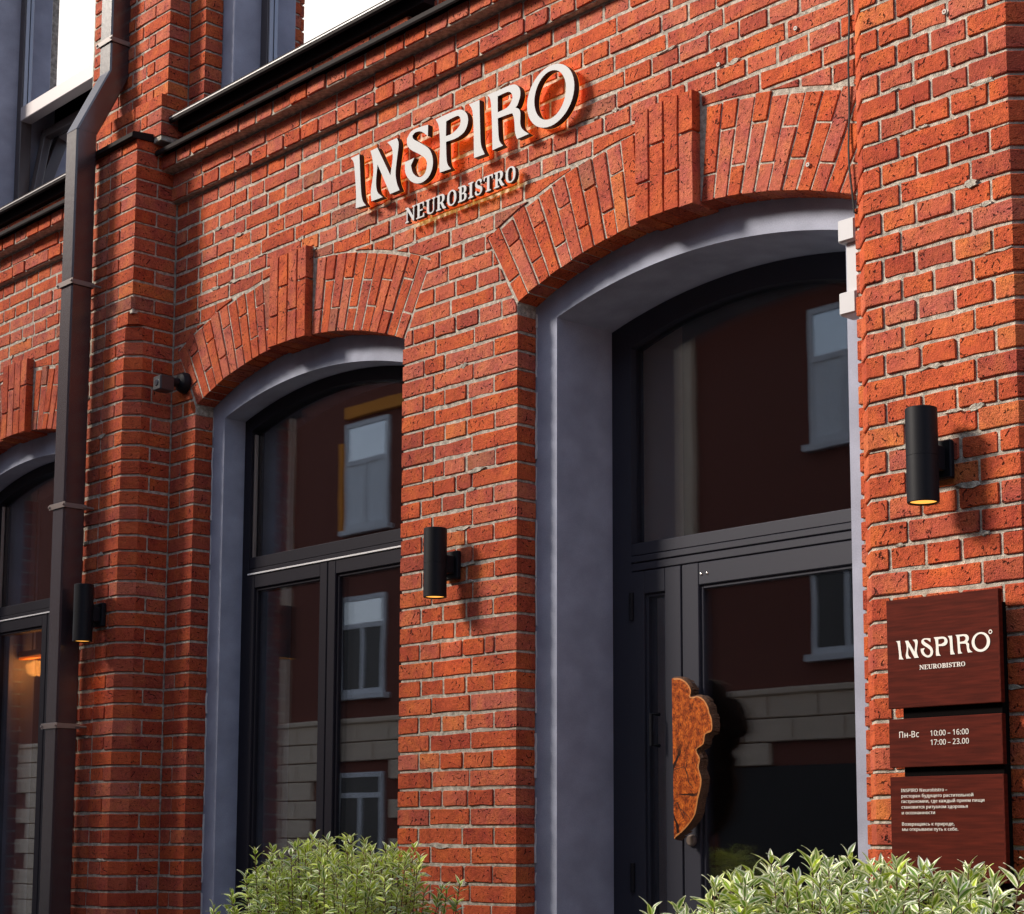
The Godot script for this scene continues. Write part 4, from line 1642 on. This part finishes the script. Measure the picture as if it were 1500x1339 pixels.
func letter_mesh(key: String, z0: float, z1: float, scale_: float, sides := true) -> ArrayMesh:
	var rings := letter_outlines(key)
	var m := ArrayMesh.new()
	var st := new_st()
	for f: PackedVector2Array in letter_faces(rings):
		var g := PackedVector2Array()
		for q in f:
			g.append(q * scale_)
		g = ccw(clean(g, 0.00005))
		var ids := Geometry2D.triangulate_polygon(g)
		for i in range(0, ids.size(), 3):
			tri(st, Vector3(g[ids[i]].x, g[ids[i]].y, z1), Vector3(g[ids[i + 1]].x, g[ids[i + 1]].y, z1), Vector3(g[ids[i + 2]].x, g[ids[i + 2]].y, z1), Vector3(0, 0, 1))
	st.commit(m)
	if sides:
		var sd := new_st()
		for i in rings.size():
			var g := PackedVector2Array()
			for q: Vector2 in rings[i]:
				g.append(q * scale_)
			sides_into(sd, g, z0, z1 - 0.0015, i == 1)
			# thin bright lip of the face
			sides_into(sd, g, z1 - 0.0015, z1, i == 1)
		for f: PackedVector2Array in letter_faces(rings):
			var g := PackedVector2Array()
			for q in f:
				g.append(q * scale_)
			g = ccw(clean(g, 0.00005))
			var ids := Geometry2D.triangulate_polygon(g)
			for i in range(0, ids.size(), 3):
				tri(sd, Vector3(g[ids[i]].x, g[ids[i]].y, z0), Vector3(g[ids[i + 1]].x, g[ids[i + 1]].y, z0), Vector3(g[ids[i + 2]].x, g[ids[i + 2]].y, z0), Vector3(0, 0, -1))
		sd.commit(m)
	return m


func halo(parent: Node3D, at: Vector3, size: Vector2, energy: float) -> void:
	var l := AreaLight3D.new()
	l.name = numbered("halo_light", parent)
	l.area_size = size
	l.position = at
	l.light_color = Color(1.0, 0.72, 0.30)
	l.light_energy = energy
	l.area_range = 3.0
	l.shadow_enabled = true
	parent.add_child(l, true)


func _letters() -> void:
	var white := mat(Color(0.46, 0.46, 0.46), 0.7)
	var side := mat(Color(0.015, 0.012, 0.012), 0.5)
	var led := mat(Color(1.0, 0.35, 0.08), 0.6)
	led.emission_enabled = true
	led.emission = Color(1.0, 0.52, 0.14)
	led.emission_energy_multiplier = 0.7
	var sign := thing("letter_sign", "large white raised letters with orange halo light on the brick above the arches", "sign", Vector3(-6.2, 4.2, 0.0))
	for key: String in ["I", "N", "S", "P", "II", "R", "O"]:
		var m := letter_mesh(key, 0.028, 0.055, 1.0)
		m.surface_set_material(0, white)
		m.surface_set_material(1, side)
		var lt := part(sign, "letter", m)
		var rings := letter_outlines(key)
		var lo := Vector2(9, 9)
		var hi := Vector2(-9, -9)
		for q: Vector2 in rings[0]:
			lo = lo.min(q)
			hi = hi.max(q)
		var gl := letter_mesh(key, 0.02, 0.026, 1.0, false)
		part(lt, "led_backlight", gl, led)
		halo(lt, Vector3((lo.x + hi.x) / 2, (lo.y + hi.y) / 2, 0.0195), Vector2((hi.x - lo.x) * 0.8, (hi.y - lo.y) * 0.9), 0.0045)
	# second line, smaller
	var small := thing("letter_sign", "small white raised slab-serif letters in one row under the large lettering", "sign", Vector3(-5.733, 4.096, 0.0))
	var font := SystemFont.new()
	font.font_names = PackedStringArray(["Droid Serif"])
	font.font_weight = 700
	var word := "NEUROBISTRO"
	var size := 32
	var px := 0.0635 / (size * 0.714)
	var total := 0.0
	for ch in word:
		total += font.get_string_size(ch, HORIZONTAL_ALIGNMENT_LEFT, -1, size).x
	var gap := (0.703 / px - total) / (word.length() - 1)
	var x := 0.0
	for ch in word:
		var adv := font.get_string_size(ch, HORIZONTAL_ALIGNMENT_LEFT, -1, size).x
		var tm := TextMesh.new()
		tm.text = ch
		tm.font = font
		tm.font_size = size
		tm.pixel_size = px
		tm.depth = 0.003
		tm.curve_step = 1.0
		tm.horizontal_alignment = HORIZONTAL_ALIGNMENT_LEFT
		tm.vertical_alignment = VERTICAL_ALIGNMENT_BOTTOM
		var xf := Transform3D(Basis(), Vector3(x * px, -0.0147, 0.041))
		var lt := part(small, "letter", tm, white, xf)
		var bm: TextMesh = tm.duplicate()
		bm.depth = 0.016
		part(lt, "letter_side", bm, side, Transform3D(Basis(), Vector3(0, 0, -0.0098)))
		x += adv + gap
	for i in 4:
		halo(small, Vector3(0.09 + i * 0.174, 0.03, 0.0195), Vector2(0.16, 0.05), 0.004)


func text_line(parent: Node3D, s: String, font: Font, cap: float, at: Vector3, width: float, m: Material, ratio := 0.714) -> void:
	var size := 32
	var px := cap / (size * ratio)
	var tm := TextMesh.new()
	tm.text = s
	tm.font = font
	tm.font_size = size
	tm.pixel_size = px
	tm.depth = 0.0006
	tm.curve_step = 1.0
	tm.horizontal_alignment = HORIZONTAL_ALIGNMENT_LEFT
	tm.vertical_alignment = VERTICAL_ALIGNMENT_BOTTOM
	var w := font.get_string_size(s, HORIZONTAL_ALIGNMENT_LEFT, -1, size).x * px
	var drop := font.get_descent(size) * px
	var o := part(parent, "lettering", tm, m, Transform3D(Basis().scaled(Vector3(width / w, 1, 1)), at - Vector3(0, drop, 0)))


# ---------------------------------------------------------------- wooden plates on the pier
func _plates() -> void:
	var s := 512
	var long := field(noise(61, 0.02, 4), s)
	var fine := field(noise(63, 0.12, 3), s)
	var col := PackedByteArray()
	col.resize(s * s * 3)
	for y in s:
		for x in s:
			var i := y * s + x
			# grain runs across: sample far along x, near along y
			var g := fine[((y * 1) % s) * s + ((x >> 4) + 7 * (y >> 7)) % s] / 255.0
			var l := long[(((y * 3) % s) * s) + (x >> 2)] / 255.0
			var v := 0.78 + 0.26 * (l - 0.5) + 0.10 * (g - 0.5)
			col[3 * i] = int(clampf(v * 1.08, 0, 1) * 255)
			col[3 * i + 1] = int(clampf(v * 0.95, 0, 1) * 255)
			col[3 * i + 2] = int(clampf(v * 0.95, 0, 1) * 255)
	var wood := mat(Color(0.105, 0.018, 0.009), 0.7)
	wood.metallic_specular = 0.2
	wood.albedo_texture = tex(Image.create_from_data(s, s, false, Image.FORMAT_RGB8, col))
	triplanar(wood, 2.2)
	var print_ := mat(Color(0.78, 0.72, 0.66), 0.7)
	var zb := 0.262
	var board_mat := mat(Color(0.006, 0.005, 0.005), 0.9)
	board_mat.metallic_specular = 0.05
	var back := part(self, "mounting_board", box(Vector3(-3.068, 1.20, 0.255), Vector3(-2.731, 2.17, 0.289), 0.002), board_mat)
	tag(back, "black mounting board on the pier behind the three brown wooden plates", "board")
	var plates := [
		[1.882, 2.204, "large brown wooden plate with white lettering, topmost of three on the pier"],
		[1.709, 1.851, "narrow brown wooden plate with opening hours, middle of three on the pier"],
		[1.38, 1.682, "brown wooden plate with seven small lines of text, lowest of three on the pier"],
	]
	var serif := SystemFont.new()
	serif.font_names = PackedStringArray(["Droid Serif"])
	serif.font_weight = 700
	var sans := SystemFont.new()
	sans.font_names = PackedStringArray(["Droid Sans"])
	var made: Array = []
	for p: Array in plates:
		var o := thing("sign_plate", p[2], "sign plate", Vector3(-3.106, p[0], 0.2895), "wooden plates on the pier")
		part(o, "board", box(Vector3(0, 0, 0), Vector3(0.384, p[1] - p[0], 0.0185), 0.0015), wood)
		made.append(o)
	var zt := 0.0196
	var k := 0.2253
	for key: String in ["I", "N", "S", "P", "II", "R", "O"]:
		part(made[0], "letter", letter_mesh(key, 0, 0.0005, k, false), print_, Transform3D(Basis(), Vector3(0.034 - 0.096 * k, 2.026 - 1.882 - 0.055 * k, zt)))
	var ring := new_st()
	for i in 20:
		var a0 := TAU * i / 20
		var a1 := TAU * (i + 1) / 20
		var d0 := Vector3(cos(a0), sin(a0), 0)
		var d1 := Vector3(cos(a1), sin(a1), 0)
		quad(ring, d0 * 0.0035, d0 * 0.0062, d1 * 0.0062, d1 * 0.0035, Vector3(0, 0, 1))
	part(made[0], "ring_mark", ring.commit(), print_, Transform3D(Basis(), Vector3(0.355, 2.082 - 1.882, zt + 0.0004)))
	text_line(made[0], "NEUROBISTRO", serif, 0.0125, Vector3(0.113, 1.991 - 1.882, zt), 0.158, print_)
	text_line(made[1], "Пн-Вс", sans, 0.0172, Vector3(0.035, 1.7955 - 1.709, zt), 0.072, print_)
	text_line(made[1], "10:00 – 16:00", sans, 0.0150, Vector3(0.144, 1.797 - 1.709, zt), 0.130, print_)
	text_line(made[1], "17:00 – 23.00", sans, 0.0150, Vector3(0.144, 1.7705 - 1.709, zt), 0.130, print_)
	var lines := [
		["INSPIRO Neurobistro –", 1.6375, 0.160], ["ресторан будущего растительной", 1.6215, 0.246], ["гастрономии, где каждый прием пищи", 1.606, 0.282],
		["становится ритуалом здоровья", 1.5895, 0.227], ["и осознанности", 1.573, 0.117], ["Возвращаясь к природе,", 1.5405, 0.181], ["мы открываем путь к себе.", 1.5255, 0.193],
	]
	for l: Array in lines:
		text_line(made[2], l[0], sans, 0.0088, Vector3(0.0385, l[1] - 1.38, zt), l[2], print_)


# ---------------------------------------------------------------- camera, cable, boxes, plugs
func _small_things() -> void:
	var cctv := thing("security_camera", "small black security camera on the brick between the pilaster and the window arch", "security camera", Vector3(-7.50, 3.745, 0.0))
	part(cctv, "base", lathe([Vector2(0.0, 0.045), Vector2(0.030, 0.045), Vector2(0.044, 0.036), Vector2(0.052, 0.014), Vector2(0.053, 0.002)], 28, Transform3D(Basis(Vector3(1, 0, 0), PI / 2), Vector3(0, 0, 0))), black_metal)
	var arm := new_st()
	tube_into(arm, [Vector3(0, 0, 0.03), Vector3(0.0, -0.006, 0.07), Vector3(0.0, -0.012, 0.10)], 0.022, 14)
	part(cctv, "arm", arm.commit(), black_metal)
	part(cctv, "housing", box(Vector3(-0.036, -0.062, 0.085), Vector3(0.036, 0.012, 0.165), 0.006), mat(Color(0.03, 0.03, 0.035), 0.35))
	part(cctv, "lens", lathe([Vector2(0.0, 0.004), Vector2(0.014, 0.004), Vector2(0.018, 0.0)], 18, Transform3D(Basis(Vector3(1, 0, 0), PI / 2), Vector3(0, -0.024, 0.165))), mat(Color(0.05, 0.05, 0.06), 0.1))
	var pl := thing("orange_glow_strip", "orange glowing strip inside the far left window, source unseen", "pendant lamp", Vector3(-9.80, 2.575, -0.42))
	var glow := mat(Color(1.0, 0.4, 0.1), 0.6)  # orange glow behind the glass drawn as a strip; source unseen, body assumed
	glow.emission_enabled = true
	glow.emission = Color(1.0, 0.42, 0.08)
	glow.emission_energy_multiplier = 0.5
	part(pl, "diffuser", box(Vector3(-0.135, -0.004, -0.02), Vector3(0.135, 0.011, 0.02), 0.004), glow)
	part(pl, "housing", box(Vector3(-0.14, 0.0115, -0.025), Vector3(0.14, 0.045, 0.025), 0.004), black_metal)
	var rods := new_st()
	tube_into(rods, [Vector3(0, 0.05, 0), Vector3(0, 1.06, 0)], 0.005, 6)
	part(pl, "rod", rods.commit(), black_metal)
	var ol := OmniLight3D.new()
	ol.name = "glow_strip_light"
	ol.position = Vector3(0, -0.06, 0)
	ol.light_color = Color(1.0, 0.62, 0.28)
	ol.light_energy = 0.03
	ol.omni_range = 6.0
	ol.light_size = 0.05
	ol.shadow_enabled = true
	pl.add_child(ol, true)
	# white boxes and trunking at the right jamb of the door
	var white := mat(Color(0.46, 0.46, 0.48), 0.6)
	var labels := ["small white junction box high on the door's right jamb, upper of two", "small white junction box on the door's right jamb, lower of two"]
	var ys := [3.475, 3.225]
	for i in 2:
		var jb := thing("junction_box", labels[i], "junction box", Vector3(-3.425, ys[i], -0.05), "white boxes at the door jamb")
		part(jb, "case", box(Vector3(-0.070, 0, -0.035), Vector3(0.0, 0.078, 0.040), 0.004), white)
		part(jb, "lid", box(Vector3(-0.066, 0.004, 0.0405), Vector3(-0.004, 0.074, 0.044), 0.0015), white)
	var duct := part(self, "cable_trunking", box(Vector3(-3.478, 3.304, -0.085), Vector3(-3.425, 3.474, -0.03), 0.003), white)
	tag(duct, "short white cable trunking joining the two junction boxes at the door", "cable trunking")
	var st := new_st()
	var pts: Array = []
	for i in 25:
		var t := i / 24.0
		pts.append(Vector3(-3.424 - 0.006 * sin(t * 9.0) + 0.012 * smooth(0.8, 1.0, t), lerpf(4.92, 3.56, t), 0.009 + 0.004 * sin(t * 23.0)))
	pts.append(Vector3(-3.405, 3.55, -0.01))
	tube_into(st, pts, 0.0035, 6)
	var cable := part(self, "cable", st.commit(), mat(Color(0.012, 0.012, 0.012), 0.6))
	tag(cable, "thin black cable hanging down the brick wall beside the pier", "cable")
	var plug_at := [[Vector3(-3.647, 4.278, 0.003), "small wall plug in the brick under the cornice, nearest the hanging cable"], [Vector3(-3.999, 4.262, 0.003), "small wall plug in the brick above the door's keystone"], [Vector3(-3.604, 3.776, 0.003), "small round wall plug in the arch bricks over the door"], [Vector3(-2.881, 3.986, 0.253), "small wall plug high on the chamfered pier"]]
	for p: Array in plug_at:
		var o := part(self, "wall_plug", lathe([Vector2(0.0028, 0.001), Vector2(0.0032, 0.004), Vector2(0.0075, 0.004), Vector2(0.009, 0.0)], 14), mat(Color(0.42, 0.38, 0.34), 0.6), Transform3D(Basis(Vector3(1, 0, 0), PI / 2), p[0]))
		tag(o, p[1], "wall plug", "plastic plugs left in the brick")


# ---------------------------------------------------------------- variegated shrubs
func leaf_mesh(variant: int) -> ArrayMesh:
	# a folded pointed blade: green middle with an uneven cream border
	var st := new_st()
	var greens := [Color(0.30, 0.44, 0.045), Color(0.18, 0.32, 0.06), Color(0.46, 0.58, 0.05), Color(0.30, 0.42, 0.14)]
	var creams := [Color(0.90, 0.92, 0.50), Color(0.82, 0.84, 0.62), Color(0.78, 0.82, 0.34), Color(0.90, 0.90, 0.74)]
	var g: Color = greens[variant % 4]
	var c: Color = creams[variant % 4]
	var ys := [0.0, 0.18, 0.42, 0.66, 0.86, 1.0]
	var ws := [0.02, 0.105, 0.145, 0.105, 0.045, 0.0]
	var inner := [0.5, 0.46, 0.50, 0.42, 0.25, 0.0]
	var droop := [0.0, 0.015, 0.012, -0.02, -0.075, -0.13]
	var twist := rng.randf_range(-0.12, 0.12)
	for i in 5:
		for s: float in [-1.0, 1.0]:
			var f0: float = inner[i] * rng.randf_range(0.8, 1.15)
			var f1: float = inner[i + 1] * rng.randf_range(0.8, 1.15)
			var m0 := Vector3(0, ys[i], droop[i])
			var m1 := Vector3(0, ys[i + 1], droop[i + 1])
			var fold := 0.38
			var e0 := Vector3(s * ws[i], ys[i], droop[i] + ws[i] * fold + s * twist * ys[i] * 0.3)
			var e1 := Vector3(s * ws[i + 1], ys[i + 1], droop[i + 1] + ws[i + 1] * fold + s * twist * ys[i + 1] * 0.3)
			var n0 := m0.lerp(e0, f0)
			var n1 := m1.lerp(e1, f1)
			_tint_quad(st, m0, m1, n1, n0, g)
			_tint_quad(st, n0, n1, e1, e0, c)
	return st.commit()


func _tint_quad(st: SurfaceTool, a: Vector3, b: Vector3, c: Vector3, d: Vector3, col: Color) -> void:
	st.set_color(col)
	quad(st, a, b, c, d, Vector3(0, 0, 1))


func _shrubs() -> void:
	var lm := mat(Color(1, 1, 1), 0.6)
	lm.metallic_specular = 0.25
	lm.vertex_color_use_as_albedo = true
	lm.backlight_enabled = true
	lm.backlight = Color(0.42, 0.46, 0.22)
	var twig := mat(Color(0.10, 0.040, 0.030), 0.8)
	var leaves: Array = []
	for i in 8:
		leaves.append(leaf_mesh(i))
	_shrub("variegated_shrub", "low variegated shrub with small cream-edged leaves before the window and the lamp pier", Vector3(-5.56, 0, 0.5), [[-0.50, 1.27], [-0.44, 1.36], [-0.34, 1.43], [-0.22, 1.53], [0.0, 1.535], [0.16, 1.51], [0.29, 1.515], [0.40, 1.46], [0.48, 1.36]], 0.25, 0.046, 190, 17, lm, twig, leaves, [6, 2, 5, 2])
	_shrub("variegated_shrub", "large-leaved variegated shrub below the wooden plates on the pier", Vector3(-3.16, 0, 0.55), [[-0.66, 1.275], [-0.55, 1.325], [-0.40, 1.365], [-0.27, 1.43], [-0.12, 1.475], [0.05, 1.475], [0.2, 1.445], [0.36, 1.47], [0.5, 1.45], [0.62, 1.41], [0.8, 1.37]], 0.26, 0.062, 190, 16, lm, twig, leaves, [3, 4, 2, 7])


func _shrub(called: String, label: String, at: Vector3, top: Array, deep: float, leaf_len: float, stems: int, pairs: int, lm: Material, twig: Material, leaves: Array, weight: Array) -> void:
	var o := thing(called, label, "shrub", at)
	var st := new_st()
	var placed: Array = []
	for i in stems:
		var x: float = lerpf(top[0][0], top[top.size() - 1][0], (i + rng.randf()) / stems)
		var z := rng.randf_range(-deep, deep) * 0.95
		var yt := 1.3
		for k in top.size() - 1:
			if x >= top[k][0] and x <= top[k + 1][0]:
				yt = lerpf(top[k][1], top[k + 1][1], (x - top[k][0]) / (top[k + 1][0] - top[k][0]))
		yt -= absf(rng.randfn(0.0, 0.095)) + 0.005 + 0.10 * pow(absf(z) / deep, 2.0)
		if rng.randf() < 0.12:
			yt += 0.025
		var foot := Vector3(x * 0.45 + rng.randf_range(-0.2, 0.2), 0.0, z * 0.4 + rng.randf_range(-0.1, 0.1))
		var tip := Vector3(x + rng.randf_range(-0.05, 0.05), yt, z)
		var bend := Vector3(lerpf(foot.x, x, 0.75), yt * 0.55, lerpf(foot.z, z, 0.7))
		var pts: Array = []
		for j in 9:
			var t := j / 8.0
			pts.append(foot.lerp(bend, t).lerp(bend.lerp(tip, t), t))
		tube_into(st, pts, 0.0018, 5)
		var spin := rng.randf() * TAU
		for j in pairs:
			var t := 1.0 - 0.27 * pow(float(j) / pairs, 1.15) - rng.randf() * 0.010
			var p := foot.lerp(bend, t).lerp(bend.lerp(tip, t), t)
			spin += PI / 2 + rng.randf_range(-0.4, 0.4)
			for s in 2:
				var a := spin + PI * s
				var out := Vector3(cos(a), 0, sin(a))
				var lift := (1.5 if j == 0 else (1.0 if j < 3 else 0.55)) + rng.randf_range(-0.6, 0.6) - 0.025 * j
				var along := (out + Vector3.UP * lift).normalized()
				var up := (Vector3.UP - along * along.y).normalized()
				up = up.rotated(along, rng.randf_range(-0.9, 0.9))
				var size := leaf_len * rng.randf_range(0.7, 1.25) * (0.8 if j == 0 else 1.0)
				var b := Basis(along.cross(up), along, up) * size
				var wide := rng.randf_range(0.85, 1.25)
				b.x *= wide
				var r := rng.randi_range(0, weight[0] + weight[1] + weight[2] + weight[3] - 1)
				var v := 0
				for q in 4:
					r -= weight[q]
					if r < 0:
						v = q
						break
				placed.append([Transform3D(b, p), v + 4 * rng.randi_range(0, 1)])
	part(o, "stem", st.commit(), twig)
	# the leaves nearest the viewer singly, the others as one mass
	var eye := cam.position - at
	placed.sort_custom(func(p: Array, q: Array) -> bool:
		var a: Transform3D = p[0]
		var b: Transform3D = q[0]
		return a.origin.y - 0.25 * a.origin.distance_to(eye) > b.origin.y - 0.25 * b.origin.distance_to(eye))
	for i in mini(280, placed.size()):
		part(o, "leaf", leaves[placed[i][1]], lm, placed[i][0])
	var tool := SurfaceTool.new()
	for i in range(280, placed.size()):
		tool.append_from(leaves[placed[i][1]], 0, placed[i][0])
	var mass := part(o, "foliage", tool.commit(), lm)
	mass.set_meta("kind", "stuff")
